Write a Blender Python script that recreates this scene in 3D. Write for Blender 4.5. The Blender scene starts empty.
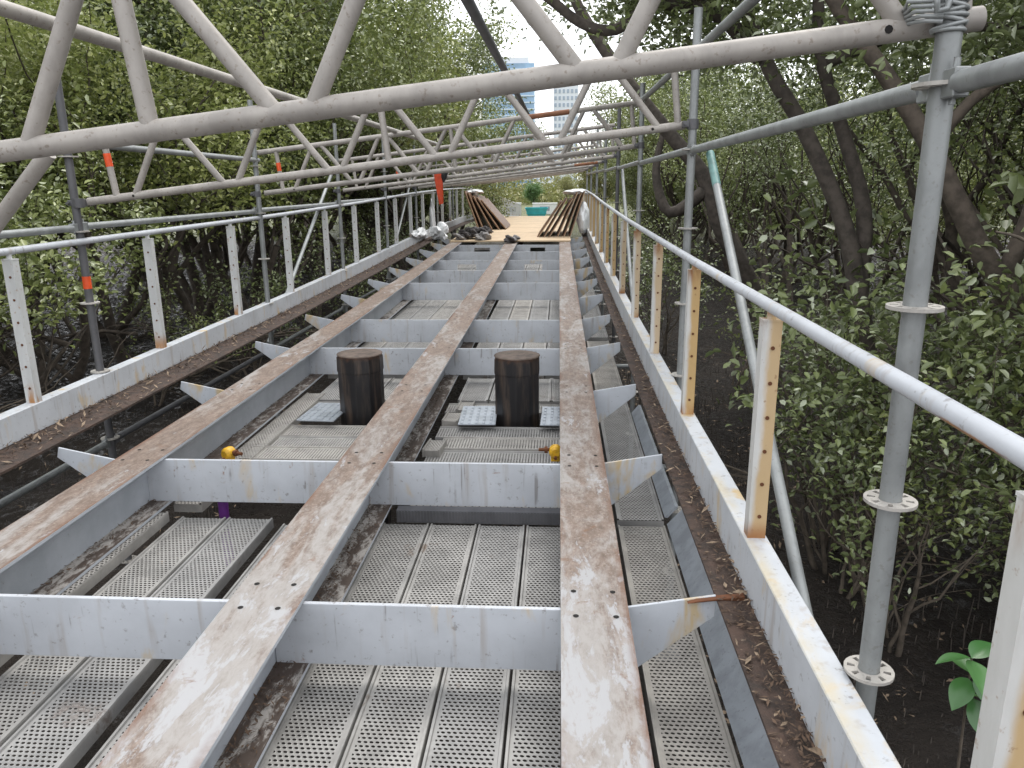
import bpy, bmesh, math, random
import numpy as np
from mathutils import Vector, Matrix

scene = bpy.context.scene
COL = scene.collection
R = math.radians
rnd = random.Random(7)

# ------------------------------------------------------------------ camera
PITCH, YAW, ROLL = R(14.65), R(3.55), R(-0.5)
cp, sp, cy, sy = math.cos(PITCH), math.sin(PITCH), math.cos(YAW), math.sin(YAW)
fw = Vector((-sy * cp, cy * cp, -sp)); rt = Vector((cy, sy, 0)); up = rt.cross(fw)
rt2 = rt * math.cos(ROLL) + up * math.sin(ROLL); up2 = up * math.cos(ROLL) - rt * math.sin(ROLL)
cam = bpy.data.cameras.new('camera'); camo = bpy.data.objects.new('camera', cam); COL.objects.link(camo)
cam.sensor_width = 36; cam.lens = 760 / 1024 * 36; cam.clip_start = 0.05; cam.clip_end = 3000
camo.matrix_world = Matrix(((rt2.x, up2.x, -fw.x, 0), (rt2.y, up2.y, -fw.y, 0), (rt2.z, up2.z, -fw.z, 0), (0, 0, 0, 1)))
scene.camera = camo

# ------------------------------------------------------------------ sky, sun, exposure
SUN_EL, SUN_AZ = 58, 25          # degrees; azimuth measured from +Y towards +X
w = bpy.data.worlds.new('World'); scene.world = w; w.use_nodes = True
nt = w.node_tree; nt.nodes.clear()
wo = nt.nodes.new('ShaderNodeOutputWorld'); bg = nt.nodes.new('ShaderNodeBackground')
sky = nt.nodes.new('ShaderNodeTexSky'); sky.sky_type = 'NISHITA'; sky.sun_disc = False
sky.sun_elevation = R(SUN_EL); sky.sun_rotation = R(SUN_AZ); sky.dust_density = 3
mx = nt.nodes.new('ShaderNodeMix'); mx.data_type = 'RGBA'
cl = nt.nodes.new('ShaderNodeTexNoise'); cl.inputs['Scale'].default_value = 2.2; cl.inputs['Detail'].default_value = 5
cr = nt.nodes.new('ShaderNodeMapRange'); cr.inputs[1].default_value = .3; cr.inputs[2].default_value = .6; cr.inputs[3].default_value = .94; cr.inputs[4].default_value = 1.0
tcw = nt.nodes.new('ShaderNodeTexCoord')
nt.links.new(tcw.outputs['Generated'], cl.inputs['Vector']); nt.links.new(cl.outputs['Fac'], cr.inputs[0]); nt.links.new(cr.outputs[0], mx.inputs[0])
nt.links.new(sky.outputs[0], mx.inputs[6]); mx.inputs[7].default_value = (13.0, 13.3, 13.8, 1)
nt.links.new(mx.outputs[2], bg.inputs[0]); bg.inputs[1].default_value = 0.1
nt.links.new(bg.outputs[0], wo.inputs[0])
sl = bpy.data.lights.new('sun', 'SUN'); sl.energy = 1.2; sl.angle = R(30); sl.color = (1, .96, .9)
so = bpy.data.objects.new('sun', sl); COL.objects.link(so)
sd = Vector((math.sin(R(SUN_AZ)) * math.cos(R(SUN_EL)), math.cos(R(SUN_AZ)) * math.cos(R(SUN_EL)), math.sin(R(SUN_EL))))
so.rotation_euler = sd.to_track_quat('Z', 'Y').to_euler()
vs = scene.view_settings; vs.view_transform = 'Standard'; vs.look = 'None'; vs.gamma = 1; vs.use_curve_mapping = False
vs.exposure = 0.60
scene.cycles.max_bounces = 6; scene.cycles.transparent_max_bounces = 12
scene.cycles.diffuse_bounces = 3

# ------------------------------------------------------------------ node helpers
def new_mat(name):
    m = bpy.data.materials.new(name); m.use_nodes = True
    n = m.node_tree.nodes; n.clear()
    o = n.new('ShaderNodeOutputMaterial'); b = n.new('ShaderNodeBsdfPrincipled')
    m.node_tree.links.new(b.outputs[0], o.inputs[0])
    return m, m.node_tree, b, o
def V(t, node_or_val, sock):
    if isinstance(node_or_val, bpy.types.NodeSocket): t.links.new(node_or_val, sock)
    else: sock.default_value = node_or_val
def math_n(t, op, a, b=0.0, clamp=False):
    n = t.nodes.new('ShaderNodeMath'); n.operation = op; n.use_clamp = clamp
    V(t, a, n.inputs[0]); V(t, b, n.inputs[1]); return n.outputs[0]
def noise(t, vec, scale, detail=4, rough=.55, dist=0.0, sx=None):
    if sx:
        mp = t.nodes.new('ShaderNodeMapping'); mp.inputs['Scale'].default_value = sx; t.links.new(vec, mp.inputs[0]); vec = mp.outputs[0]
    n = t.nodes.new('ShaderNodeTexNoise'); n.inputs['Scale'].default_value = scale; n.inputs['Detail'].default_value = detail
    n.inputs['Roughness'].default_value = rough; n.inputs['Distortion'].default_value = dist
    t.links.new(vec, n.inputs['Vector']); return n.outputs['Fac']
def ramp(t, x, lo, hi, a=0.0, b=1.0):
    n = t.nodes.new('ShaderNodeMapRange'); n.interpolation_type = 'SMOOTHSTEP'
    V(t, x, n.inputs[0]); n.inputs[1].default_value = lo; n.inputs[2].default_value = hi
    n.inputs[3].default_value = a; n.inputs[4].default_value = b; return n.outputs[0]
def mix(t, f, a, b):
    n = t.nodes.new('ShaderNodeMix'); n.data_type = 'RGBA'; V(t, f, n.inputs[0])
    for s, v in ((n.inputs[6], a), (n.inputs[7], b)):
        if isinstance(v, tuple): s.default_value = (*v, 1)
        else: t.links.new(v, s)
    return n.outputs[2]
def coords(t, kind='Object'):
    n = t.nodes.new('ShaderNodeTexCoord'); return n.outputs[kind]
def world_pos(t):
    n = t.nodes.new('ShaderNodeNewGeometry'); return n
def sep(t, v):
    n = t.nodes.new('ShaderNodeSeparateXYZ'); t.links.new(v, n.inputs[0]); return n.outputs
def bump(t, b, h, strength=.3, dist=.01):
    n = t.nodes.new('ShaderNodeBump'); n.inputs['Strength'].default_value = strength; n.inputs['Distance'].default_value = dist
    t.links.new(h, n.inputs['Height']); t.links.new(n.outputs[0], b.inputs['Normal'])
def obj_rand(t):
    return t.nodes.new('ShaderNodeObjectInfo').outputs['Random']

M = {}
# white painted steel with chips, grime and rust runs
def paint(name, base, rust=.1, orange=.0, streak=True):
    m, t, b, o = new_mat(name); p = world_pos(t).outputs['Position']
    n1 = noise(t, p, 3.0, 5, .6); n2 = noise(t, p, 28, 4, .65); n3 = noise(t, p, 9, 6, .7, .6)
    c = mix(t, ramp(t, n1, .35, .7), base, tuple(v * .86 for v in base))
    c = mix(t, ramp(t, n2, .60, .72, 0, .6), c, (.17, .15, .14))
    if streak:
        s = noise(t, p, 14, 3, .6, 0, (1, 1, .08))
        c = mix(t, ramp(t, s, .55, .74, 0, .5), c, (.32, .275, .24))
        s2 = noise(t, p, 34, 2, .5, 0, (1, 1, .05)); c = mix(t, math_n(t, 'MULTIPLY', ramp(t, s2, .62, .70, 0, .6), ramp(t, n1, .48, .6)), c, (.15, .13, .12))
    c = mix(t, ramp(t, n3, .74 - rust, .84 - rust, 0, .85), c, (.22, .095, .035))
    if orange:
        n4 = noise(t, p, 6, 4, .6, .4, (1, 1, .35))
        c = mix(t, ramp(t, n4, .62 - orange, .8 - orange, 0, .8), c, (.52, .36, .14))
    t.links.new(c, b.inputs['Base Color']); b.inputs['Roughness'].default_value = .45
    bump(t, b, n2, .15, .004); return m
M['white'] = paint('white_paint', (.50, .52, .555), .085, .02)
M['kerb'] = paint('kerb_paint', (.52, .54, .57), .045, .06)
def kerb_stain():
    m = M['kerb']; t = m.node_tree; b = [n for n in t.nodes if n.type == 'BSDF_PRINCIPLED'][0]; old = b.inputs['Base Color'].links[0].from_socket
    g = world_pos(t); x = sep(t, g.outputs['Position'])[0]; nz = sep(t, g.outputs['Normal'])[2]; n = noise(t, g.outputs['Position'], 5, 6, .7, .4, (1, .5, 1))
    a = math_n(t, 'MULTIPLY', math_n(t, 'MULTIPLY', ramp(t, x, .80, .815), ramp(t, x, .885, .825)), math_n(t, 'MULTIPLY', ramp(t, nz, .4, .8), ramp(t, n, .40, .62, 0, .6)))
    t.links.new(mix(t, a, old, (.52, .43, .26)), b.inputs['Base Color'])
kerb_stain()
M['rail'] = paint('rail_paint', (.52, .54, .575), .06, 0)
M['railrust'] = paint('rail_paint_rusting', (.68, .71, .76), .12, 0)

# beam: white paint, the walked-on top flange stained brown
def beam_mat():
    m, t, b, o = new_mat('beam_paint_worn'); g = world_pos(t); p = g.outputs['Position']
    n1 = noise(t, p, 3.0, 5, .6); n2 = noise(t, p, 30, 4, .65)
    side = mix(t, ramp(t, n1, .35, .7), (.46, .485, .525), (.37, .395, .43))
    side = mix(t, ramp(t, n2, .64, .76, 0, .5), side, (.18, .15, .13))
    q = noise(t, p, 1.6, 6, .68, .7, (2.2, .55, 1)); q2 = noise(t, p, 16, 6, .75, .3, (1.3, .5, 1)); q3 = noise(t, p, 70, 3, .6)
    y = sep(t, p)[1]
    near = ramp(t, y, 2.0, 4.4, .085, -.05)
    xx = sep(t, p)[0]; e = None
    for xa, xb in ((-2.945, -2.645), (-1.435, -1.112), (.02, .308)):
        q_ = math_n(t, 'DIVIDE', math_n(t, 'ABSOLUTE', math_n(t, 'SUBTRACT', xx, (xa + xb) / 2)), (xb - xa) / 2)
        e = q_ if e is None else math_n(t, 'MINIMUM', e, q_)
    edge = math_n(t, 'MULTIPLY', ramp(t, e, .72, 1.0), ramp(t, q, .42, .62, 0, .9))
    brown = mix(t, ramp(t, q2, .32, .68), (.235, .175, .14), (.125, .088, .068))
    brown = mix(t, ramp(t, q3, .52, .7, 0, .45), brown, (.40, .33, .28))
    worn = mix(t, ramp(t, q2, .38, .7), (.315, .295, .28), (.245, .22, .20))
    k = math_n(t, 'SUBTRACT', math_n(t, 'ADD', q, math_n(t, 'MULTIPLY', math_n(t, 'SUBTRACT', q2, .5), .35)), near)
    top = mix(t, ramp(t, k, .38, .58), worn, brown)
    wk = math_n(t, 'ADD', math_n(t, 'ADD', noise(t, p, 5, 6, .7, .5, (1.4, .45, 1)), math_n(t, 'MULTIPLY', math_n(t, 'SUBTRACT', q2, .5), .5)), near)
    top = mix(t, ramp(t, wk, .55, .64, 0, .92), top, (.36, .36, .37))
    top = mix(t, edge, top, (.15, .075, .045))
    top = mix(t, ramp(t, noise(t, p, 4, 5, .7, 1), .62, .72, 0, .75), top, (.17, .085, .045))
    nz = sep(t, g.outputs['Normal'])[2]
    zz = sep(t, p)[2]
    soil = mix(t, ramp(t, math_n(t, 'ADD', q2, math_n(t, 'MULTIPLY', math_n(t, 'SUBTRACT', q, .5), .8)), .40, .56), (.33, .31, .29), (.065, .046, .036))
    top = mix(t, ramp(t, zz, -1.9, -1.95), top, soil)
    c = mix(t, ramp(t, nz, .6, .9), side, top)
    t.links.new(c, b.inputs['Base Color']); b.inputs['Roughness'].default_value = .62
    bump(t, b, q2, .35, .006); return m
M['beam'] = beam_mat()

def rust_mat():
    m, t, b, o = new_mat('rusty_steel_with_soil'); p = world_pos(t).outputs['Position']
    a = noise(t, p, 9, 6, .7, .5); c2 = noise(t, p, 45, 4, .7)
    c = mix(t, ramp(t, a, .3, .7), (.03, .022, .018), (.08, .048, .035))
    c = mix(t, ramp(t, c2, .6, .72, 0, .7), c, (.25, .19, .14))
    t.links.new(c, b.inputs['Base Color']); b.inputs['Roughness'].default_value = .85
    bump(t, b, a, .7, .02); return m
M['rust'] = rust_mat()

def galv(name, base, metal=.35, rough=.48, dirt=(.16, .14, .12), dirt_amt=.4):
    m, t, b, o = new_mat(name); p = coords(t)
    a = noise(t, p, 7, 5, .65, .3, (1, 1, .6)); c2 = noise(t, p, 55, 3, .6); rr = obj_rand(t)
    c = mix(t, ramp(t, a, .35, .7), base, tuple(v * .72 for v in base))
    c = mix(t, ramp(t, c2, .58, .72, 0, dirt_amt), c, dirt)
    c = mix(t, math_n(t, 'MULTIPLY', rr, .22), c, (.12, .115, .11))
    t.links.new(c, b.inputs['Base Color']); b.inputs['Metallic'].default_value = metal; b.inputs['Roughness'].default_value = rough
    bump(t, b, a, .1, .003); return m
M['galv'] = galv('galvanised_steel', (.32, .335, .335))
M['galvdark'] = galv('dark_weathered_steel', (.13, .13, .14), .3, .55)
M['truss'] = galv('weathered_beige_steel', (.40, .368, .335), .15, .55, (.19, .145, .11), .7)
M['trussrust'] = galv('orange_rusted_pipe', (.36, .14, .06), .1, .7, (.2, .1, .06), .5)
M['treadmat'] = galv('ribbed_galvanised_plate', (.44, .48, .53), .5, .4)
M['bluegrey'] = galv('blue_grey_toe_board', (.40, .435, .48), .3, .5)
def flat(name, c, rough=.6, metal=0, var=.25, scale=12):
    m, t, b, o = new_mat(name); p = coords(t); a = noise(t, p, scale, 5, .6)
    t.links.new(mix(t, ramp(t, a, .35, .68), c, tuple(v * (1 - var) for v in c)), b.inputs['Base Color'])
    b.inputs['Roughness'].default_value = rough; b.inputs['Metallic'].default_value = metal
    bump(t, b, a, .15, .004); return m
M['tape'] = flat('orange_red_tape', (.85, .10, .02), .5)
M['orange'] = flat('orange_cloth', (.55, .06, .015), .7)
M['black'] = flat('black_cloth', (.02, .02, .022), .7)
M['hole'] = flat('dark_bolt_hole', (.012, .01, .009), .9)
M['boltrust'] = flat('rusted_bolt', (.16, .06, .025), .8, .2)
M['teal'] = flat('teal_skip_paint', (.02, .36, .42), .45, 0, .2, 2)
M['tealdark'] = flat('dark_teal_paint', (.02, .17, .22), .5, 0, .2, 2)
M['tealbrace'] = flat('teal_overpaint', (.15, .29, .27), .5, 0, .3)
M['yellow'] = flat('yellow_paint', (.75, .42, .02), .5, 0, .35, 30)
M['purple'] = flat('purple_paint', (.14, .03, .22), .5)
M['ply'] = flat('pale_plywood_face', (.62, .47, .31), .75, 0, .14, 3)
M['plyedge'] = flat('dark_plywood_edge', (.085, .042, .025), .6, 0, .4, 25)
M['plyface'] = flat('film_faced_plywood', (.17, .085, .045), .45, 0, .3, 6)
M['plypale'] = flat('raw_plywood_edge', (.55, .41, .28), .75, 0, .2, 25)
M['wrap'] = flat('white_plastic_sheeting', (.78, .79, .80), .45, 0, .1, 5)
M['bark'] = flat('mangrove_bark', (.095, .076, .06), .9, 0, .5, 9)
M['barkdark'] = flat('dark_wet_bark', (.10, .083, .07), .9, 0, .5, 9)
M['limb'] = flat('pale_brown_bark', (.125, .10, .08), .9, 0, .5, 9)
M['twig'] = flat('pale_grey_twig', (.13, .105, .08), .9, 0, .45, 9)
M['tower'] = flat('hazed_tower_concrete', (.60, .63, .67), .7, 0, .06, .05)  # paled for distance; the haze is put into the colour
M['towerblue'] = flat('blue_tower_glass', (.24, .37, .52), .25, .1, .3, .08)
M['bandgrey'] = flat('pale_blue_band', (.52, .60, .68), .6, 0, .1, .05)
M['towerwin'] = flat('grey_tower_window', (.30, .36, .44), .25)
M['debris'] = flat('dark_grey_rags', (.10, .09, .09), .9, 0, .6, 14)
M['debrispale'] = flat('pale_rags', (.27, .255, .25), .9, 0, .3, 14)
M['litter'] = flat('dead_leaf_brown', (.12, .075, .048), .85, 0, .6, 40)
M['straw'] = flat('dry_straw', (.30, .22, .15), .85, 0, .5, 40)

def pile_mat():
    m, t, b, o = new_mat('tarred_pile'); p = coords(t)
    s = noise(t, p, 10, 5, .65, .2, (1, 1, .12)); n2 = noise(t, p, 18, 5, .7)
    z = sep(t, p)[2]
    c = mix(t, ramp(t, s, .42, .70), (.012, .011, .012), (.085, .060, .045))
    c = mix(t, ramp(t, math_n(t, 'ADD', z, math_n(t, 'MULTIPLY', n2, .12)), .02, .1), c, (.13, .06, .03))
    t.links.new(c, b.inputs['Base Color']); b.inputs['Roughness'].default_value = .38
    bump(t, b, s, .3, .01); return m
M['pile'] = pile_mat()
M['pilecap'] = flat('rusty_pile_cap', (.13, .095, .075), .75, .1, .5, 12)

# perforated plank: real cut-outs through the sheet (transparent holes) in staggered rows
def perf(name, base, px=.0245, py=.0235, rx=.0082, ry=.0062):
    m, t, b, o = new_mat(name); co = coords(t); s = sep(t, co); rr = obj_rand(t)
    wp = world_pos(t)
    a = noise(t, wp.outputs['Position'], 5, 5, .65, .4); c2 = noise(t, wp.outputs['Position'], 60, 3, .6)
    c = mix(t, ramp(t, a, .34, .68), base, tuple(v * .68 for v in base))
    c = mix(t, ramp(t, noise(t, wp.outputs['Position'], 2.3, 6, .75, .6), .60, .70, 0, .85), c, (.14, .095, .065))
    c = mix(t, math_n(t, 'MULTIPLY', rr, .28), c, (.22, .23, .25))
    v = math_n(t, 'DIVIDE', s[1], py); row = math_n(t, 'FLOOR', v)
    par = math_n(t, 'MULTIPLY', math_n(t, 'FLOORED_MODULO', row, 2.0), .5)
    fv = math_n(t, 'SUBTRACT', math_n(t, 'FRACT', v), .5)
    u = math_n(t, 'ADD', math_n(t, 'ADD', math_n(t, 'DIVIDE', s[0], px), par), math_n(t, 'MULTIPLY', fv, .35))
    fu = math_n(t, 'SUBTRACT', math_n(t, 'FRACT', u), .5)
    dx = math_n(t, 'DIVIDE', math_n(t, 'MULTIPLY', fu, px), rx); dy = math_n(t, 'DIVIDE', math_n(t, 'MULTIPLY', fv, py), ry)
    d = math_n(t, 'SQRT', math_n(t, 'ADD', math_n(t, 'MULTIPLY', dx, dx), math_n(t, 'MULTIPLY', dy, dy)))
    inside = math_n(t, 'LESS_THAN', math_n(t, 'ABSOLUTE', s[0]), .122)
    nz = math_n(t, 'GREATER_THAN', math_n(t, 'ABSOLUTE', sep(t, wp.outputs['Normal'])[2]), .8)
    clog = ramp(t, noise(t, wp.outputs['Position'], 2.3, 6, .75, .6), .64, .70, 1, 0)
    hole = math_n(t, 'MULTIPLY', math_n(t, 'MULTIPLY', ramp(t, d, .9, 1.1, 1, 0), inside), math_n(t, 'MULTIPLY', nz, clog))
    lipmask = math_n(t, 'MULTIPLY', math_n(t, 'MULTIPLY', ramp(t, d, 1.0, 1.7, 1, 0), inside), nz)
    c = mix(t, math_n(t, 'MULTIPLY', lipmask, .25), c, (.58, .56, .53))
    t.links.new(c, b.inputs['Base Color']); b.inputs['Roughness'].default_value = .55; b.inputs['Metallic'].default_value = .2
    bump(t, b, math_n(t, 'ADD', lipmask, math_n(t, 'MULTIPLY', c2, .15)), .5, .006)
    tr = t.nodes.new('ShaderNodeBsdfTransparent'); ms = t.nodes.new('ShaderNodeMixShader')
    t.links.new(hole, ms.inputs[0]); t.links.new(b.outputs[0], ms.inputs[1]); t.links.new(tr.outputs[0], ms.inputs[2]); t.links.new(ms.outputs[0], o.inputs[0])
    return m
M['plank'] = perf('perforated_plank_steel', (.375, .362, .342))
M['plankpale'] = perf('pale_perforated_plank_steel', (.42, .395, .36), .025, .0245)

def mud_mat():
    m, t, b, o = new_mat('dark_wet_mud'); p = world_pos(t).outputs['Position']
    a = noise(t, p, .8, 6, .65, .4); c2 = noise(t, p, 7, 6, .7); c3 = noise(t, p, 30, 4, .7)
    c = mix(t, ramp(t, a, .35, .65), (.024, .019, .016), (.048, .038, .031))
    c = mix(t, ramp(t, c3, .60, .74, 0, .8), c, (.12, .085, .06))
    yy = sep(t, p)[1]
    c = mix(t, ramp(t, yy, 52, 66), c, (.16, .17, .08))
    t.links.new(c, b.inputs['Base Color']); V(t, ramp(t, c2, .40, .52, .14, .9), b.inputs['Roughness']); b.inputs['Specular IOR Level'].default_value = .3
    bump(t, b, math_n(t, 'ADD', c2, math_n(t, 'MULTIPLY', c3, .3)), 1.0, .16); return m
M['mud'] = mud_mat()

def leaf_mat(name, lo, hi, pale, trans=.3):
    m, t, b, o = new_mat(name); g = t.nodes.new('ShaderNodeNewGeometry'); r = g.outputs['Random Per Island']
    c = mix(t, ramp(t, r, 0, .8), lo, hi); c = mix(t, ramp(t, r, .84, .92), c, pale)
    big = noise(t, g.outputs['Position'], .55, 2, .5)
    c = mix(t, ramp(t, big, .4, .65, 0, .35), c, tuple(v * 1.35 for v in hi))
    bk = t.nodes.new('ShaderNodeMix'); bk.data_type = 'RGBA'
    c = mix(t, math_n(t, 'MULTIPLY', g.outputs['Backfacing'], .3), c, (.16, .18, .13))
    t.links.new(c, b.inputs['Base Color']); b.inputs['Roughness'].default_value = .28
    b.inputs['Specular IOR Level'].default_value = .65
    tl = t.nodes.new('ShaderNodeBsdfTranslucent'); t.links.new(mix(t, .5, c, (.16, .22, .04)), tl.inputs[0])
    ms = t.nodes.new('ShaderNodeMixShader'); ms.inputs[0].default_value = trans
    t.links.new(b.outputs[0], ms.inputs[1]); t.links.new(tl.outputs[0], ms.inputs[2]); t.links.new(ms.outputs[0], o.inputs[0])
    return m
M['leaf'] = leaf_mat('mangrove_leaf', (.115, .145, .040), (.285, .32, .105), (.52, .56, .37), .26)
M['leafdark'] = leaf_mat('dark_mangrove_leaf', (.080, .105, .038), (.21, .25, .095), (.48, .52, .38), .22)
M['leaflit'] = leaf_mat('painted_sunlit_leaf', (.17, .20, .05), (.36, .38, .12), (.50, .52, .28), .42)  # lighter yellow-green copy of the leaf; sunlight put into the colour
M['leafolive'] = leaf_mat('olive_leaf', (.20, .195, .065), (.32, .30, .11), (.42, .38, .18), .35)
M['leafbright'] = leaf_mat('fresh_green_leaf', (.06, .15, .05), (.11, .23, .07), (.2, .3, .1))

# ------------------------------------------------------------------ mesh helpers
HPTS = [(-5, 0), (0, 0), (5, .015), (10, .06), (15, .14), (20, .25), (25, .31), (30, .33), (36, .28), (42, .10), (50, -.30), (80, -1.55)]
def hz(y):
    """gentle hump of the footbridge along its length"""
    return float(np.interp(y, [a for a, _ in HPTS], [b for _, b in HPTS]))

class MB:
    def __init__(s): s.v = []; s.f = []; s.sm = []
    def add(s, vs, fs, smooth=False):
        o = len(s.v); s.v += [tuple(x) for x in vs]; s.f += [tuple(i + o for i in f) for f in fs]; s.sm += [smooth] * len(fs)
    def box(s, x0, x1, y0, y1, z0, z1):
        s.add([(x0, y0, z0), (x1, y0, z0), (x1, y1, z0), (x0, y1, z0), (x0, y0, z1), (x1, y0, z1), (x1, y1, z1), (x0, y1, z1)],
              [(0, 3, 2, 1), (4, 5, 6, 7), (0, 1, 5, 4), (1, 2, 6, 5), (2, 3, 7, 6), (3, 0, 4, 7)])
    def extr(s, prof, ys):
        """closed (x,z) profile swept along y, following the hump of the bridge"""
        n = len(prof); vs = []
        for y in ys:
            h = hz(y); vs += [(x, y, z + h) for x, z in prof]
        fs = []
        for k in range(len(ys) - 1):
            for i in range(n):
                j = (i + 1) % n; fs.append((k * n + i, k * n + j, (k + 1) * n + j, (k + 1) * n + i))
        fs.append(tuple(reversed(range(n)))) ; fs.append(tuple(range((len(ys) - 1) * n, len(ys) * n)))
        fs = [tuple(reversed(f)) for f in fs]
        s.add(vs, fs)
    def tube(s, pts, rad, n=12, cap=True, smooth=True):
        pts = [Vector(p) for p in pts]
        if not isinstance(rad, (list, tuple)): rad = [rad] * len(pts)
        vs = []; fs = []; prev = None
        for i, p in enumerate(pts):
            d = (pts[min(i + 1, len(pts) - 1)] - pts[max(i - 1, 0)]).normalized()
            if prev is None:
                a = d.cross(Vector((0, 0, 1)) if abs(d.z) < .9 else Vector((1, 0, 0))).normalized()
            else:
                a = (prev - d * prev.dot(d)).normalized()
            prev = a; b = d.cross(a)
            for k in range(n):
                t = 2 * math.pi * k / n; vs.append(p + (a * math.cos(t) + b * math.sin(t)) * rad[i])
        for i in range(len(pts) - 1):
            for k in range(n):
                j = (k + 1) % n; fs.append((i * n + k, i * n + j, (i + 1) * n + j, (i + 1) * n + k))
        s.add(vs, fs, smooth)
        if cap:
            m = (len(pts) - 1) * n
            s.add(vs[:n], [tuple(reversed(range(n)))]); s.add(vs[m:m + n], [tuple(range(n))])
    def poly_prism(s, pts, axis_vec):
        n = len(pts); a = Vector(axis_vec); vs = [Vector(p) for p in pts] + [Vector(p) + a for p in pts]
        fs = [tuple(reversed(range(n))), tuple(range(n, 2 * n))] + [(i, (i + 1) % n, n + (i + 1) % n, n + i) for i in range(n)]
        s.add(vs, fs)
    def build(s, name, mat, parent=None, bevel=0, loc=None, kind=None):
        me = bpy.data.meshes.new(name); me.from_pydata(s.v, [], s.f); me.polygons.foreach_set('use_smooth', s.sm)
        me.materials.append(mat); me.update()
        bm = bmesh.new(); bm.from_mesh(me); bmesh.ops.recalc_face_normals(bm, faces=bm.faces); bm.to_mesh(me); bm.free()
        o = bpy.data.objects.new(name, me); COL.objects.link(o)
        if parent: o.parent = parent
        if loc: o.location = loc
        if bevel:
            b = o.modifiers.new('bevel', 'BEVEL'); b.width = bevel; b.segments = 1; b.limit_method = 'ANGLE'
        if kind: o['kind'] = kind
        return o
def tag(o, label, cat, group=None):
    o['label'] = label; o['category'] = cat
    if group: o['group'] = group
    return o
def thing(name, label, cat, loc=(0, 0, 0), group=None):
    o = bpy.data.objects.new(name, None); COL.objects.link(o); o.location = loc; o.empty_display_size = .2
    return tag(o, label, cat, group)
def copy_tree(o, parent=None):
    c = o.copy(); COL.objects.link(c)
    if parent: c.parent = parent
    for ch in list(o.children): copy_tree(ch, c)
    return c
ORD = ['nearest', 'second', 'third', 'fourth', 'fifth', 'sixth', 'seventh', 'eighth', 'ninth', 'tenth', 'eleventh', 'twelfth', 'thirteenth', 'fourteenth']

# ------------------------------------------------------------------ ground
def ground():
    xs = np.unique(np.concatenate([np.linspace(-700, -40, 14), np.linspace(-40, 40, 161), np.linspace(40, 700, 14)]))
    ys = np.unique(np.concatenate([np.linspace(-200, -6, 8), np.linspace(-6, 60, 133), np.linspace(60, 100, 30), np.linspace(100, 1500, 20)]))
    X, Y = np.meshgrid(xs, ys); rg = np.random.default_rng(3)
    Z = -4.0 + .06 * np.sin(X * 1.7 + Y * .6) + .05 * np.sin(Y * 2.3 - X * .9) + rg.normal(0, .028, X.shape)
    t = np.clip((Y - 55) / 15, 0, 1); Z = Z * (1 - t) + (-3.05) * t
    nx, ny = len(xs), len(ys)
    v = np.stack([X, Y, Z], -1).reshape(-1, 3)
    f = [(j * nx + i, j * nx + i + 1, (j + 1) * nx + i + 1, (j + 1) * nx + i) for j in range(ny - 1) for i in range(nx - 1)]
    me = bpy.data.meshes.new('mud_ground'); me.from_pydata(v.tolist(), [], f); me.materials.append(M['mud'])
    me.polygons.foreach_set('use_smooth', [True] * len(f))
    o = bpy.data.objects.new('mud_ground', me); COL.objects.link(o); o['kind'] = 'structure'
ground()

# ------------------------------------------------------------------ footbridge frame
YS = [-0.6 + .9 * i for i in range(60)]          # to 52.5
bridge = thing('footbridge_frame', 'white painted steel footbridge frame with rust stained beams and no deck boards', 'bridge', (0, 0, 0))
def ibeam(x0, x1, mat):
    xc = (x0 + x1) / 2; t, b = -1.76, -2.105; wv = .009
    m = MB(); m.extr([(x0, t), (x1, t), (x1, t - .018), (xc + wv, t - .018), (xc + wv, b + .018), (x1, b + .018), (x1, b), (x0, b), (x0, b + .018), (xc - wv, b + .018), (xc - wv, t - .018), (x0, t - .018)], YS)
    return m.build('main_beam', mat, bridge)
BEAMS = [(-2.945, -2.645), (-1.435, -1.112), (.02, .308)]
for a in BEAMS:
    bo = ibeam(*a, M['beam'])
    yy = .9
    while yy < 12:
        for dx in (-.085, .085):
            for dy in (-.1, .1):
                if 'hole_me' not in globals():
                    hb = MB(); hb.add([(.013 * math.cos(k * .785), .013 * math.sin(k * .785), 0) for k in range(8)], [tuple(range(8))])
                    ho = hb.build('bolt_hole', M['hole'], bo); hole_me = ho
                else:
                    ho = hole_me.copy(); COL.objects.link(ho); ho.parent = bo
                ho.location = ((a[0] + a[1]) / 2 + dx + rnd.uniform(-.006, .006), yy + dy, -1.7585 + hz(yy + dy))
        yy += 1.75 if yy > 1 else 2.05
CB = [1.2, 2.95, 4.70, 8.20, 9.95, 13.45, 15.2, 16.95, 18.7, 20.45]
def crossplate(xa, xb):
    m = MB(); m.box(xa, xb, -.011, .011, -2.09, -1.787); return m
spans = [(-2.786, -1.285), (-1.261, .155)]
protos = []
for a, b in spans: protos.append(crossplate(a, b).build('cross_beam', M['white'], bridge, .002))
far_protos = []
for a, b in spans:                                # the far ones have a rectangular opening cut under their top edge
    m = MB(); c = a + .36 * (b - a); d = a + .64 * (b - a)
    m.box(a, c, -.011, .011, -2.09, -1.787); m.box(d, b, -.011, .011, -2.09, -1.787); m.box(c, d, -.011, .011, -1.86, -1.787); m.box(c, d, -.011, .011, -2.09, -2.02)
    far_protos.append(m.build('cross_beam', M['white'], bridge, 0))
for i, y in enumerate(CB):
    for k in range(2):
        p = (far_protos if i in (7, 9) else protos)[k]
        first = (i == 0 and k < 2) or (i == 7)
        o = p if first else p.copy()
        if not first: COL.objects.link(o); o.parent = bridge
        o.location = (0, y, hz(y))
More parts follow.
